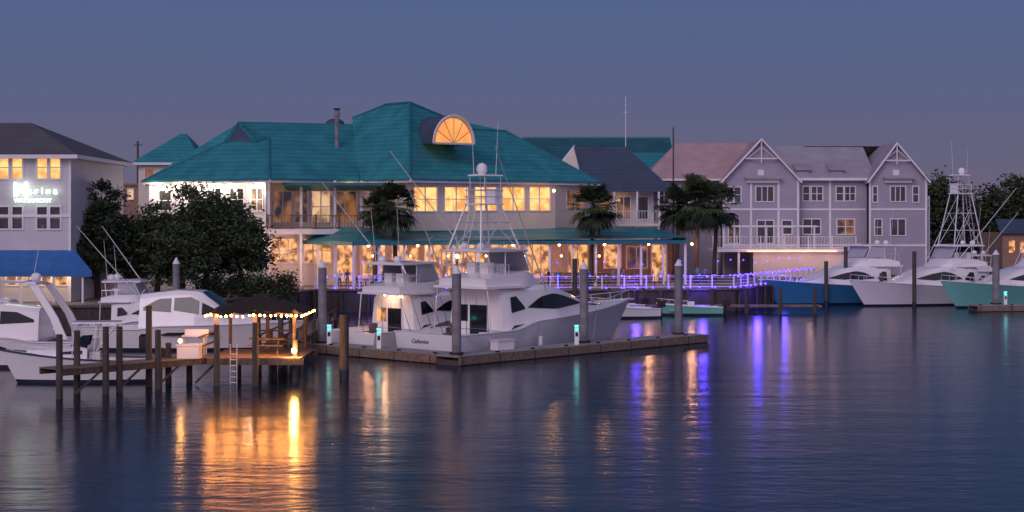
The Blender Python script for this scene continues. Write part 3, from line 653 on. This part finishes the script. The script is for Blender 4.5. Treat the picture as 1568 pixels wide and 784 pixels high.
def house(b,part,mat,x0,x1,zb,zt,w_,tum,n=16,wins=(),wm=DGLASS):
    secs=[]
    for i in range(n+1):
        x=x0+(x1-x0)*i/n; B0=lerp(zb,x); T=max(lerp(zt,x),B0+.03); W_=lerp(w_,x); h=T-B0
        secs.append([(x,W_,B0),(x,W_-tum*h*.5,B0+h*.5),(x,W_-tum*h*.88,B0+h*.88),(x,(W_-tum*h)*.86,T),(x,(W_-tum*h)*.4,T+.03),(x,0,T+.05)])
    b.loft(part,mat,secs)
    for k,(pts,lo,hi) in enumerate(wins):
        m=12
        for sgn in(1,-1):
            v=[];f=[]
            for i in range(m+1):
                x=pts[0]+(pts[1]-pts[0])*i/m; B0=lerp(zb,x); W_=lerp(w_,x)
                for z in(lerp(lo,x),lerp(hi,x)): v.append((x,sgn*(W_-tum*(z-B0)+.025),z))
            for i in range(m): f.append((2*i,2*i+2,2*i+3,2*i+1))
            b.add('side_windows',wm,v,f)
def sportfisher(loc,rot,L=19,Bm=5.4,mh=GEL,tower=10.4,litc=False,outr=True,name='sport_fishing_boat',label=None,encl=False,fenders=False):
    b=B(name,loc,rot); k=L/19.0
    sh=hull(b,L,Bm,1.75*k,2.75*k,mh,cock=.24,zc=.55*k,drop=.4*k)
    x0=4.2*k
    zt=[(x0,3.95*k),(8.2*k,4.05*k),(10.0*k,3.75*k),(13.0*k,2.68*k),(14.6*k,2.38*k)]
    ww=[(x0,Bm*.42),(9*k,Bm*.41),(12*k,Bm*.31),(14.6*k,Bm*.14)]
    zbb=[(x0,.5*k),(x0+.6*k,1.7*k),(9*k,1.95*k),(14.6*k,2.33*k)]
    house(b,'salon_house',GEL,x0,14.6*k,zbb,zt,ww,.13,24,
       wins=[((6.4*k,11.9*k),[(6.4*k,2.72*k),(9*k,2.55*k),(11.9*k,2.78*k)],[(6.4*k,2.76*k),(7.6*k,3.35*k),(8.8*k,3.52*k),(10.2*k,3.28*k),(11.9*k,2.82*k)]),
             ((x0+.7*k,6.1*k),[(x0,2.35*k),(6.1*k,2.65*k)],[(x0,3.3*k),(x0+1.2*k,3.45*k),(6.1*k,2.78*k)])])
    b.box('salon_door',DGLASS,x0-.04,x0-.01,-.9*k,.5*k,.9*k,2.9*k); b.box('salon_window',LITL if litc else DGLASS,x0-.04,x0-.01,.7*k,1.7*k,1.9*k,2.9*k)
    b.box('mezzanine_seat',GEL,x0-1.0*k,x0-.05,-.2,1.8*k,.55*k,1.15*k); b.box('mezzanine_seat',GEL,x0-.9*k,x0-.05,-1.9*k,-1.1*k,.55*k,1.35*k)
    b.loft('flybridge_overhang',GEL,[[(x,Bm*.4,3.93*k),(x,Bm*.4,4.07*k),(x,0,4.12*k)] for x in(x0-1.4*k,x0+2*k)])
    for s_ in(1,-1): b.tube('overhang_strut',ALU,(x0-1.2*k,s_*Bm*.37,3.95*k),(x0-1.2*k,s_*Bm*.42,1.4*k),.035)
    b.M=Matrix.Translation((-1.3*k,0,0))
    f0=4.3*k;f1=9.9*k
    house(b,'flybridge',GEL,f0,f1,[(f0,4.05*k),(f1,3.9*k)],[(f0,4.5*k),(f0+1.3*k,4.8*k),(8.4*k,4.92*k),(f1,3.98*k)],[(f0,Bm*.35),(8*k,Bm*.35),(f1,Bm*.24)],.08,12)
    b.box('helm_console',GEL,6.9*k,7.5*k,-.6,.6,4.8*k,5.35*k); b.box('helm_seat',GEL,5.6*k,6.1*k,-.9,-.2,4.8*k,5.45*k); b.box('helm_seat',GEL,5.6*k,6.1*k,.2,.9,4.8*k,5.45*k)
    for s_ in(1,-1):
        b.tube('flybridge_rail',ALU,(4.4*k,s_*Bm*.33,5.25*k),(6.5*k,s_*Bm*.33,5.3*k),.025)
        for x in(4.4,5.4,6.4): b.tube('flybridge_rail',ALU,(x*k,s_*Bm*.33,4.5*k),(x*k,s_*Bm*.33,5.27*k),.02)
    b.tube('flybridge_rail',ALU,(4.4*k,-Bm*.33,5.25*k),(4.4*k,Bm*.33,5.25*k),.025)
    zh=6.1*k
    b.loft('hardtop',GEL,[[(x,wd,zh+zo),(x,wd,zh+.1+zo),(x,wd*.6,zh+.17+zo),(x,0,zh+.2+zo)] for x,wd,zo in((4.3*k,Bm*.3,0),(4.6*k,Bm*.345,0),(7.6*k,Bm*.345,.03),(8.5*k,Bm*.27,.0))])
    b.box('hardtop_underside',GEL,4.5*k,8.2*k,-Bm*.3,Bm*.3,zh-.03,zh+.02)
    for s_ in(1,-1):
        for x,xb in((4.7*k,4.9*k),(6.2*k,6.1*k),(7.9*k,8.6*k)): b.tube('hardtop_leg',ALU,(xb,s_*Bm*.33,4.6*k),(x,s_*Bm*.31,zh),.04)
        if encl: b.poly('enclosure',CLEAR,[(6.2*k,s_*Bm*.315,zh),(7.95*k,s_*Bm*.31,zh),(8.6*k,s_*Bm*.31,4.9*k),(6.1*k,s_*Bm*.325,4.9*k)])
    b.poly('enclosure',CLEAR,[(7.95*k,-Bm*.28,zh),(7.95*k,Bm*.28,zh),(8.6*k,Bm*.27,4.9*k),(8.6*k,-Bm*.27,4.9*k)])
    for y in(-.7,.7): b.ball('radome',GEL,(5.2*k,y,zh+.35),.28,n=12,sz=.75)
    b.tube('antenna',ALU,(5*k,-1.1,zh),(4.6*k,-1.2,zh+4.6*k),.022,.01,n=5); b.tube('antenna',ALU,(5*k,1.1,zh),(4.6*k,1.2,zh+4.0*k),.022,.01,n=5)
    if tower:
        zt_=tower; lo=[(4.4*k,1.45*k),(8.1*k,1.35*k)]; up=[(5.3*k,.62),(7.0*k,.58)]
        for s_ in(1,-1):
            for (xa,ya),(xb,yb) in zip(lo,up): b.tube('tower_leg',ALU,(xa,s_*ya,zh-.1),(xb,s_*yb,zt_-.9),.055); b.tube('tower_leg',ALU,(xb,s_*yb,zt_-.9),(xb,s_*yb,zt_+.1),.035)
            for fz in(.3,.62):
                z=zh+(zt_-.9-zh)*fz; xa=lo[0][0]+(up[0][0]-lo[0][0])*fz; xb=lo[1][0]+(up[1][0]-lo[1][0])*fz; ya=lo[0][1]+(up[0][1]-lo[0][1])*fz
                b.tube('tower_brace',ALU,(xa,s_*ya,z),(xb,s_*ya,z),.03); b.tube('tower_brace',ALU,(xa,ya,z),(xa,-ya,z),.03); b.tube('tower_brace',ALU,(xb,ya,z),(xb,-ya,z),.03)
            b.tube('tower_brace',ALU,(4.6*k,s_*1.3*k,zh),(6.9*k,s_*.9,zh+(zt_-zh)*.55),.028)
            b.tube('tower_brace',ALU,(8.1*k,s_*1.2*k,zh),(5.6*k,s_*.8,zh+(zt_-zh)*.6),.028)
            for q in range(9):
                fz=q/9*.95; z=zh+(zt_-.9-zh)*fz
                if s_>0: b.tube('tower_ladder',ALU,(lo[0][0]+(up[0][0]-lo[0][0])*fz,.25,z),(lo[0][0]+(up[0][0]-lo[0][0])*fz,-.25,z),.018,n=5)
            b.tube('tower_ladder',ALU,(lo[0][0],s_*.25,zh),(up[0][0],s_*.25,zt_-.9),.02,n=5)
        b.box('tower_platform',GEL,5.1*k,7.2*k,-.7,.7,zt_-.95,zt_-.87)
        for z in(zt_-.45,zt_-.05): b.path('tower_rail',ALU,[(5.2*k,-.68,z),(7.2*k,-.64,z),(7.2*k,.64,z),(5.2*k,.68,z),(5.2*k,-.68,z)],.03)
        b.box('tower_console',GEL,6.8*k,7.2*k,-.35,.35,zt_-.87,zt_+.05)
        b.loft('sunshade',GEL,[[(x,.75,zt_+.82),(x,.7,zt_+.9),(x,0,zt_+.94)] for x in(5.5*k,7.1*k)])
        for s_ in(1,-1):
            for x in(5.6*k,7.0*k): b.tube('tower_rail',ALU,(x,s_*.62,zt_-.05),(x,s_*.62,zt_+.83),.022)
        b.ball('radome',GEL,(6*k,0,zt_+1.25),.36,n=12,sz=1.1); b.tube('antenna',ALU,(5.6*k,.3,zt_+.9),(5.5*k,.35,zt_+3.6),.025,.01,n=5); b.tube('antenna',ALU,(6.8*k,-.4,zt_+.9),(6.9*k,-.5,zt_+4.2),.025,.01,n=5)
    b.M=Matrix()
    if outr:
        for s_ in(1,-1):
            a=(8.0*k,s_*Bm*.4,3.7*k); t=(1.2*k,s_*Bm*.78,12.2*k); b.tube('outrigger',ALU,a,t,.05,.02,n=6)
            for fz in(.25,.5): q=[a[i]+(t[i]-a[i])*fz for i in range(3)]; b.tube('outrigger_spreader',ALU,q,(q[0],q[1]+s_*.35,q[2]+.2),.015,n=4)
    for s_ in(1,-1):
        pts=[(x-.15,s_*max(0,y-.15),z+.55*k) for x,y,z in sh[18:]]; b.path('bow_rail',ALU,pts,.022,5)
        for x,y,z in sh[18::2]: b.tube('bow_rail',ALU,(x-.15,s_*max(0,y-.15),z),(x-.15,s_*max(0,y-.15),z+.55*k),.018,n=5)
        b.tube('spring_cleat',ALU,(L*.6,s_*sh[17][1]*.9,sh[17][2]+.12),(L*.6+.3,s_*sh[17][1]*.9,sh[17][2]+.12),.03)
    if fenders:
        for i in(4,10,16):
            x,y,z=sh[i]; b.tube('fender',GELS,(x,-y-.1,.35),(x,-y-.1,1.05),.13,n=10); b.tube('fender_line',ROPE,(x,-y-.1,1.05),(x,-y+.05,z),.015,n=4)
        x,y,z=sh[19]; b.path('mooring_line',ROPE,[(x,-y,z),(x-.6,-y-.35,1.2),(x-1.2,-y-.75,.62)],.025,5)
        x,y,z=sh[1]; b.path('mooring_line',ROPE,[(x,-y,z),(x+.5,-y-.4,.95),(x+1.2,-y-.8,.62)],.025,5)
    b.box('anchor_pulpit',GEL,L-.9*k,L+.25*k,-.16,.16,2.68*k,2.78*k); b.box('deck_hatch',DGLASS,15.0*k,15.6*k,-.3,.3,2.5*k,2.56*k)
    b.tube('fighting_chair',ALU,(2.0*k,0,.55*k),(2.0*k,0,1.2*k),.08); b.box('fighting_chair',WOOD,1.7*k,2.3*k,-.32,.32,1.2*k,1.3*k); b.box('fighting_chair',WOOD,2.25*k,2.35*k,-.32,.32,1.3*k,1.9*k)
    for y in(-.3,.3): b.tube('rod',BLACK,(1.7*k,y,1.3*k),(.7*k,y*1.6,3.6*k),.02,.008,n=4)
    for s_ in(1,-1):
        for q in range(3): b.tube('rod',BLACK,((1+q*.9)*k,s_*Bm*.42,1.4*k),((.4+q*.9)*k,s_*Bm*.5,3.7*k),.018,.008,n=4)
    if label:
        c=bpy.data.curves.new('boat_name','FONT'); c.body=label; c.size=.36; c.extrude=.004; c.align_x='CENTER'; c.shear=.3; c.materials.append(NAVY)
        o=bpy.data.objects.new('boat_name',c); S.collection.objects.link(o); o.location=(-.03,.5,.8*k); o.rotation_euler=(math.pi/2,0,-math.pi/2); b.extra=[o]
    if litc: b.light((x0-.8*k,0,3.7*k),35,(1,.6,.35),.1); b.ball('cockpit_lamp',BULB,(x0-.8*k,0,3.88*k),.06)
    b.finish(); return b
u=Vector((.68,.733,0)); v_=Vector((-.733,.68,0)); ru=math.atan2(u.y,u.x)
C=Vector((-2.9,87,0))
o1=C+u*2.6+v_*5.4; sportfisher(tuple(o1),ru,L=19.3,Bm=5.7,mh=PALEH,tower=10.0,label='Catherine',fenders=True)
o2=C+u*2.6+v_*12.2; sportfisher(tuple(o2),ru,L=16.5,Bm=5.0,mh=GEL,tower=0,litc=True,outr=True,encl=True)
hr=math.atan2(-.40,-.916)
sportfisher((39.9,156.6,0),hr,L=17.6,Bm=5.2,mh=BLUEH,tower=0,litc=True,outr=False,encl=True)
sportfisher((47.9,154.8,0),hr,L=17.6,Bm=5.2,mh=PALEH,tower=11.7)
sportfisher((56,151.9,0),hr,L=18,Bm=5.3,mh=MINT,tower=12.6)
sportfisher((51,163.5,0),hr,L=14,Bm=4.6,mh=PALEH,tower=0,litc=True,outr=True)
sportfisher((63,160,0),hr,L=16,Bm=5,mh=GEL,tower=11)

def express(loc,rot,L,Bm,zs0,zb,top,mh=GEL,arch=False,name='motor_cruiser'):
    b=B(name,loc,rot); sh=hull(b,L,Bm,zs0,zb,mh,cock=.2,zc=.6,drop=.2)
    h=top; x0=L*.2;x1=L*.82
    zbt=[(x0,zs0-.1),(x1,zs0+(zb-zs0)*.75)]; b0=lerp(zbt,L*.5)
    zt=[(x0,h*.93),(L*.38,h),(L*.5,h*.985),(L*.62,b0+(h-b0)*.45),(x1,lerp(zbt,x1)+.12)]
    ww=[(x0,Bm*.40),(L*.5,Bm*.40),(L*.66,Bm*.3),(x1,Bm*.1)]
    W1=lambda a,c:((a,c),[(a,b0+(h-b0)*.44),(L*.5,b0+(h-b0)*.34),(L*.66,b0+(h-b0)*.2)],[(x0,b0+(h-b0)*.46),(x0+1.2,b0+(h-b0)*.76),(L*.46,b0+(h-b0)*.82),(L*.58,b0+(h-b0)*.48),(L*.66,b0+(h-b0)*.24)])
    house(b,'cabin',GEL,x0,x1,zbt,zt,ww,.22,20,wins=[W1(x0+.25,L*.36),W1(L*.375,L*.50),W1(L*.515,L*.66)])
    secs=[]
    for i in range(7):
        x=L*.51+(L*.60-L*.51)*i/6; T=lerp(zt,x)+.075; W_=(lerp(ww,x)-.22*(lerp(zt,x)-lerp(zbt,x)))*.84
        secs.append([(x,W_,T-.02),(x,W_*.5,T+.01),(x,0,T+.02)])
    b.loft('windscreen',DGLASS,secs,cap=False)
    for s_ in(1,-1):
        f=[];vv=[]
        for i in range(9):
            k=9+i; x,y,z=sh[k]; a=.64;c_=.76 if 0<i<8 else .68
            for q in(a,c_): vv.append((x,s_*(y*(.90+.1*q)+.02),z*q))
        for i in range(8):
            if i!=4: f.append((2*i,2*i+2,2*i+3,2*i+1))
        b.add('hull_windows',DGLASS,vv,f)
        pts=[(x-.12,s_*max(0,y-.12),z+.5) for x,y,z in sh[14:]]; b.path('bow_rail',ALU,pts,.02,5)
        for x,y,z in sh[14::2]: b.tube('bow_rail',ALU,(x-.12,s_*max(0,y-.12),z),(x-.12,s_*max(0,y-.12),z+.5),.018,n=5)
    if arch:
        za=h+arch
        for s_ in(1,-1):
            b.loft('radar_arch',GEL,[[(x-wd,s_*y,z),(x+wd,s_*y,z),(x+wd,s_*(y-.16),z),(x-wd,s_*(y-.16),z)] for x,y,z,wd in((x0-1.4,Bm*.46,zs0,.26),(x0-.9,Bm*.44,h*.8,.22),(x0+.2,Bm*.38,za-.15,.22),(x0+.5,Bm*.30,za,.26))],mirror=False,closed=True)
        b.loft('radar_arch',GEL,[[(x0+.2,y,za-.1),(x0+.2,y,za+.04),(x0+.85,y,za+.04),(x0+.85,y,za-.1)] for y in(-Bm*.3,0,Bm*.3)],mirror=False,closed=True)
        b.ball('radome',GEL,(x0+.5,0,za+.3),.3,n=12,sz=.8); b.tube('antenna',ALU,(x0+.5,.8,za),(x0-.1,.9,za+3.2),.02,.01,n=5)
        b.loft('bimini',GEL,[[(x,Bm*.33,za+.0),(x,Bm*.2,za+.1),(x,0,za+.12)] for x in(x0+.9,x0+3)])
        b.tube('bimini_leg',ALU,(x0+2.9,Bm*.32,za),(x0+2.7,Bm*.36,h*.8),.03); b.tube('bimini_leg',ALU,(x0+2.9,-Bm*.32,za),(x0+2.7,-Bm*.36,h*.8),.03)
    b.box('swim_platform',GELS,-.9,.0,-Bm*.42,Bm*.42,.35,.45); b.box('cockpit_seat',GEL,.35,.95,-Bm*.35,Bm*.35,.6,1.15)
    b.finish(); return b
express((X(165,99),99,0),math.radians(-5),12.6,4.2,1.5,1.8,3.75)
sportfisher((X(118,108),108.5,0),math.radians(-2),L=12,Bm=3.7,mh=GEL,tower=0,outr=True,encl=True)
express((X(138,87),87.5,0),math.radians(183),13,4.3,1.6,2.1,3.5,arch=1.15)
express((X(78,95),95.5,0),math.radians(185),12,4.0,1.6,2.1,3.5)
express((X(10,104),105,0),math.radians(180),12,4.0,1.6,2.1,3.6,arch=1.1)
def walkaround(loc,rot,L=7.0,Bm=2.6,mh=GEL,ttop=True,zs=.95,zb=1.5,name='small_fishing_boat',cabin=True,outb=True):
    b=B(name,loc,rot); sh=hull(b,L,Bm,zs,zb,mh,cock=.42 if cabin else .75,zc=.4,rake=.16,rail=NAVY if mh is GEL else ALU)
    if cabin:
        house(b,'cuddy',GEL,L*.42,L*.82,[(L*.42,zs*1.05),(L*.82,zb*.93)],[(L*.42,zs+.75),(L*.55,zs+.7),(L*.82,zb+.03)],[(L*.42,Bm*.36),(L*.6,Bm*.34),(L*.82,Bm*.1)],.2,10,
          wins=[((L*.45,L*.62),[(0,zs+.42)],[(L*.45,zs+.60),(L*.62,zs+.52)])])
        for s_ in(1,-1): b.poly('windshield',DGLASS,[(L*.42,s_*Bm*.34,zs+.72),(L*.40,s_*Bm*.30,zs+1.25),(L*.46,s_*.0,zs+1.28),(L*.54,0,zs+.76)])
    if ttop:
        b.loft('hard_top',GEL,[[(x,Bm*.33,2.95),(x,Bm*.3,3.03),(x,0,3.06)] for x in(L*.2,L*.52)])
        for s_ in(1,-1):
            for x in(L*.23,L*.36,L*.5): b.tube('top_leg',ALU,(x,s_*Bm*.28,2.96),(x+(.15 if x>2 else -.1),s_*Bm*.36,zs),.025)
            b.tube('top_leg',ALU,(L*.23,s_*Bm*.29,2.9),(L*.36,s_*Bm*.32,1.6),.02); b.tube('rod',ALU,(L*.2,s_*.5,3),(L*.05,s_*.7,4.6),.012,n=4)
        b.box('helm_console',GEL,L*.34,L*.41,-.45,.45,.4,1.55); b.box('helm_seat',GEL,L*.24,L*.3,-.45,.45,.4,1.25)
        b.loft('folded_bimini',BLACK,[[(x,.9,2.3),(x,.95,2.0),(x,.9,1.7),(x,.7,1.6)] for x in(.3,.6)],cap=True)
    else:
        b.box('console',GEL,L*.42,L*.52,-.3,.3,.3,1.2); b.box('bench',GEL,L*.28,L*.35,-.5,.5,.3,.7); b.poly('console_screen',DGLASS,[(L*.5,-.28,1.2),(L*.5,.28,1.2),(L*.46,.25,1.55),(L*.46,-.25,1.55)])
    if outb:
        b.loft('outboard_cowl',BLACK,[[(-.15,.18,zs+.05),(-.15,.16,zs+.5),(-.15,0,zs+.55)],[(-.5,.2,zs+.05),(-.5,.18,zs+.55),(-.5,0,zs+.62)],[(-.8,.14,zs+.1),(-.8,.1,zs+.45),(-.8,0,zs+.5)]]); b.box('outboard_leg',BLACK,-.5,-.3,-.08,.08,-.5,zs+.1)
    for s_ in(1,-1):
        pts=[(x-.08,s_*max(0,y-.08),z+.42) for x,y,z in sh[14:]]; b.path('bow_rail',ALU,pts,.018,5)
        for x,y,z in sh[14::3]: b.tube('bow_rail',ALU,(x-.08,s_*max(0,y-.08),z),(x-.08,s_*max(0,y-.08),z+.42),.015,n=4)
    b.finish()
walkaround((X(226,78),79,0),math.radians(190),L=7.4,Bm=2.7,zs=1.05,zb=1.65)
walkaround((X(1105,134),134.5,0),math.radians(184),L=5.6,Bm=2.0,mh=MINT,ttop=False,zs=.7,zb=1.05,name='skiff',cabin=False)
walkaround((X(985,134),137,0),math.radians(200),L=6,Bm=2.2,mh=PALEH,ttop=False,zs=.8,zb=1.2,name='skiff',cabin=False)
walkaround((X(1010,128),131,0),math.radians(198),L=6,Bm=2.2,mh=PALEH,ttop=False,zs=.8,zb=1.2,name='skiff',cabin=False)

# ---------------- docks
fd=B('floating_dock')
def dockseg(p,q,wd):
    L=frame(fd,p,q); n=int(L/3)
    fd.box('float',BULK,0,L,.1,wd-.1,-.5,.28)
    fd.box('waler',WOODD,0,L,0,.095,.05,.52); fd.box('waler',WOODD,0,L,wd-.095,wd,.05,.52)
    for i in range(int(L/.18)): fd.box('deck_planks',CONCD,i*.18+.005,i*.18+.175,.1,wd-.1,.45,.55)
    for i in range(n+1): x=min(L-.1,i*3.+.2); fd.box('joint',PILE,x,x+.08,-.02,-.001,.08,.5); fd.box('cleat',BLACK,x,x+.3,.25,.32,.56,.64)
    fd.M=Matrix()
dockseg(tuple(C)[:2],tuple(C+u*23.5)[:2],2.0)
A0=C+v_*14.6; dockseg(tuple(A0)[:2],tuple(C+v_*2.02)[:2],2.0)
fd.finish()
fd=B('floating_dock'); dockseg((41.5,139.5),(62,143),2.0); dockseg((-17,109),(-6,109.5),2); fd.finish()
def piling(x,y,top,r=.27,mat=CONC,cap=True,name='dock_piling'):
    b=B(name,(x,y,0)); b.tube('shaft',mat,(0,0,-2),(0,0,top),r,r*.97,n=14)
    if cap: b.tube('cone_cap',WHITE if mat is CONC else BLACK,(0,0,top),(0,0,top+.45),r*1.08,.03,n=14)
    b.tube('waterline_band',BOOT,(0,0,-.3),(0,0,.5),r*1.03,r*1.02,n=14)
    if mat is CONC: b.tube('pile_guide',BLACK,(0,0,.56),(0,0,.68),r*1.5,n=14)
    b.finish()
for t,off in((.75,1.0),(12.2,1.3),(21.9,1.3)):
    q=C+u*t+v_*off; piling(q.x,q.y,5.1)
q=C+v_*12.9+u*1; piling(q.x,q.y,5.2)
piling(X(270,108),108,Z(404,108),.25); piling(X(1525,142),142,Z(390,142),.33)
for px,pt,d in((880,396,125),(1265,400,150),(1295,378,152),(1350,418,149),(1400,385,147),(1092,420,150)): piling(X(px,d),d,Z(pt,d),.2,PILE,False,'timber_piling')
piling(X(527,80),80,Z(482,80),.25,PILE,False,'timber_piling')
def pedestal(x,y,z=.55):
    b=B('power_pedestal',(x,y,z)); b.box('post',GEL,-.13,.13,-.13,.13,0,.95); b.box('lens',TEALL,-.10,.10,-.10,.10,.95,1.12); b.box('cap',GEL,-.15,.15,-.15,.15,1.12,1.2); b.box('outlet',BLACK,-.08,.08,-.15,-.131,.5,.75)
    b.light((0,-.3,1.05),2.2,(.05,1,.85),.1); b.finish()
q=C+u*10.8+v_*.7; pedestal(q.x,q.y); q=C+v_*7.3+u*.6; pedestal(q.x,q.y); q=C+v_*11.9+u*.7; pedestal(q.x,q.y); pedestal(X(1533,142.8),141.6)
bx=B('dock_box',tuple(C+u*5+v_*1.45+Vector((0,0,.55))),ru); bx.box('body',GEL,-.7,.7,-.3,.3,0,.5); bx.box('lid',GELS,-.75,.75,-.34,.34,.5,.6); bx.finish()

pr=B('timber_pier')
pa=(X(88,71),71.3); pb=(X(335,78),78); L=frame(pr,pa,pb); wd=1.7; zd=1.3
for i in range(int(L/.16)): pr.box('deck_planks',WOODD,i*.16,i*.16+.15,0,wd,zd-.05,zd)
pr.box('stringer',WOOD,0,L,.02,.12,zd-.32,zd-.055); pr.box('stringer',WOOD,0,L,wd-.12,wd-.02,zd-.32,zd-.055)
for i in range(4):
    x=L*(.1+.25*i); pr.tube('brace',WOOD,(x,.1,.1),(x+1.4,.1,zd-.2),.06,n=4)
pr.M=Matrix()
def pil(px,d,pt,r=.16): pr.tube('piles',PILE,(X(px,d),d,-2),(X(px,d),d,Z(pt,d)),r*1.05,r*.9,n=10)
for px,d,pt in((91,71,512),(118,73,506),(162,72.8,500),(183,73.6,500),(228,76,468),(242,75,505),(258,77.5,525),(332,76.5,497),(391,76.5,494),(452,78,520),(290,78,545),(365,80,548),(420,80,545),(395,84,470),(430,86,470)): pil(px,d,pt)
tx0,tx1=X(318,77.5),X(468,78)
for i in range(int((tx1-tx0)/.16)): pr.box('platform_planks',WOODD,tx0+i*.16,tx0+i*.16+.15,77.3,82.8,zd-.05,zd)
pr.box('platform_beam',WOOD,tx0,tx1,77.25,77.4,zd-.35,zd-.055); pr.box('platform_beam',WOOD,tx0,tx1,82.6,82.75,zd-.35,zd-.055)
for s_ in(0,.32): pr.tube('ladder',ALU,(X(352,77)+s_,77.1,-.3),(X(352,77)+s_,77.1,2.0),.025)
for i in range(6): pr.tube('ladder',ALU,(X(352,77),77.1,.1+i*.28),(X(352,77)+.32,77.1,.1+i*.28),.02)
pr.box('gangway',WOODD,X(450,83)-2,X(450,83)-.6,82.9,110,zd-.05,zd)
for y in range(84,110,4): 
    for s_ in(-2,-.6): pr.tube('piles',PILE,(X(450,83)+s_,y,-2),(X(450,83)+s_,y,2.0),.13)
for s_ in(-1.98,-.62): pr.box('gangway_rail',WOOD,X(450,83)+s_-.04,X(450,83)+s_+.04,83,109,1.9,1.98)
for z in(1.75,2.25):
    pr.box('rail',WOOD,X(395,84),X(475,84),82.5,82.6,z,z+.08); pr.box('rail',WOOD,X(318,80),X(318,80)+.1,77.6,82.5,z,z+.08)
pr.ball('flood_lamp',FLOOD,(X(450,77.6),77.6,Z(537,77.6)),.12,n=10); pr.light((X(450,77.2),77.2,Z(537,77.6)+.1),110,(1,.42,.10),.12)
pr.ball('flood_lamp',BULB,(X(276,76),76,Z(522,76)),.1,n=10); pr.light((X(276,75.6),75.7,Z(520,76)),20,(1,.42,.10),.12)
pr.finish()
tk=B('tiki_hut'); d=80; zl=Z(474,d); zu=Z(452,d)
xa,xb=X(327,d),X(474,d); ya,yb=77.6,82.4; xm=(xa+xb)/2; ym=80
for k in range(4):
    f0=1-k*.26; f1=max(.04,f0-.34); z0_=zl+(zu-zl)*k*.25; z1_=z0_+(zu-zl)*.36; n=60
    v=[];f=[]
    for i in range(n):
        t=2*math.pi*i/n; cx=max(-1,min(1,1.25*math.cos(t))); cy=max(-1,min(1,1.25*math.sin(t)))
        v.append((xm+cx*(xb-xa)/2*f0*U(.96,1.03),ym+cy*(yb-ya)/2*f0*U(.96,1.03),z0_-U(.0,.2)))
    for i in range(n):
        t=2*math.pi*i/n; cx=max(-1,min(1,1.25*math.cos(t))); cy=max(-1,min(1,1.25*math.sin(t))); v.append((xm+cx*((xb-xa)/2*f1+.3),ym+cy*(yb-ya)/2*f1,z1_))
    for i in range(n): j=(i+1)%n; f.append((i,j,n+j,n+i))
    f.append(tuple(range(n,2*n))); tk.add('thatch_roof',THATCH,v,f)
for x in(xa+.5,xm,xb-.5):
    for y in(ya+.4,yb-.4): tk.tube('post',WOOD,(x,y,1.3),(x,y,zl+.1),.09)
for y in(ya+.4,yb-.4): tk.box('beam',WOOD,xa+.3,xb-.3,y-.06,y+.06,zl-.12,zl+.02)
for i in range(19):
    t=(i+U(-.2,.2))/18; t=max(0,min(1,t)); tk.ball('string_lights',BULBO,(xa+.05+(xb-xa-.1)*t,ya+.05,zl-.14-U(0,.09)),U(.045,.07),n=6,m=4)
for i in range(8):
    t=i/7
    for x in(xa+.05,xb-.05): tk.ball('string_lights',BULBO,(x,ya+(yb-ya)*t,zl-.18),.05,n=6,m=4)
tk.path('light_cable',BLACK,[(xa+.05,ya+.05,zl-.1),(xb-.05,ya+.05,zl-.1),(xb-.05,yb,zl-.1)],.015,4)
for i in range(6): tk.light((xa+.4+i*(xb-xa-.8)/5,77.9,zl-.3),70,(1,.33,.07),.35)
tk.finish()
bx=B('picnic_table',(xm+.3,80,1.3)); bx.box('top',WOOD,-.9,.9,-.38,.38,.72,.78)
for y in(-.65,.65): bx.box('bench',WOOD,-.9,.9,y-.13,y+.13,.42,.47)
for x in(-.6,.6):
    for s_ in(-1,1): bx.tube('leg',WOOD,(x,s_*.7,0),(x,s_*.2,.72),.05,n=4)
    bx.box('leg_cross',WOOD,x-.04,x+.04,-.7,.7,.34,.42)
bx.finish()
bx=B('dock_box',(X(289,77),77.2,1.3)); bx.box('body',GEL,-.55,.55,-.35,.35,0,.62); bx.box('lid',GEL,-.6,.6,-.4,.4,.62,.7); bx.finish()
bx=B('fish_cleaning_table',(X(300,79),79.3,1.3)); bx.box('top',GEL,-.7,.5,-.4,.4,.92,.99); bx.box('backboard',GEL,-.7,.5,.37,.4,.99,1.25)
for x in(-.6,.4):
    for y in(-.3,.3): bx.box('leg',ALU,x-.03,x+.03,y-.03,y+.03,0,.92)
bx.finish()
for px,py,d in((700,395,141),(780,400,142)):
    b=B('lamp_post',(X(px,d),d,2.0)); h=Z(py,d)-2.0; b.tube('pole',BLACK,(0,0,0),(0,0,h),.06); b.ball('globe',BULBW,(0,0,h+.15),.17); b.light((0,-.3,h+.15),40,(1,.7,.45),.15); b.finish()
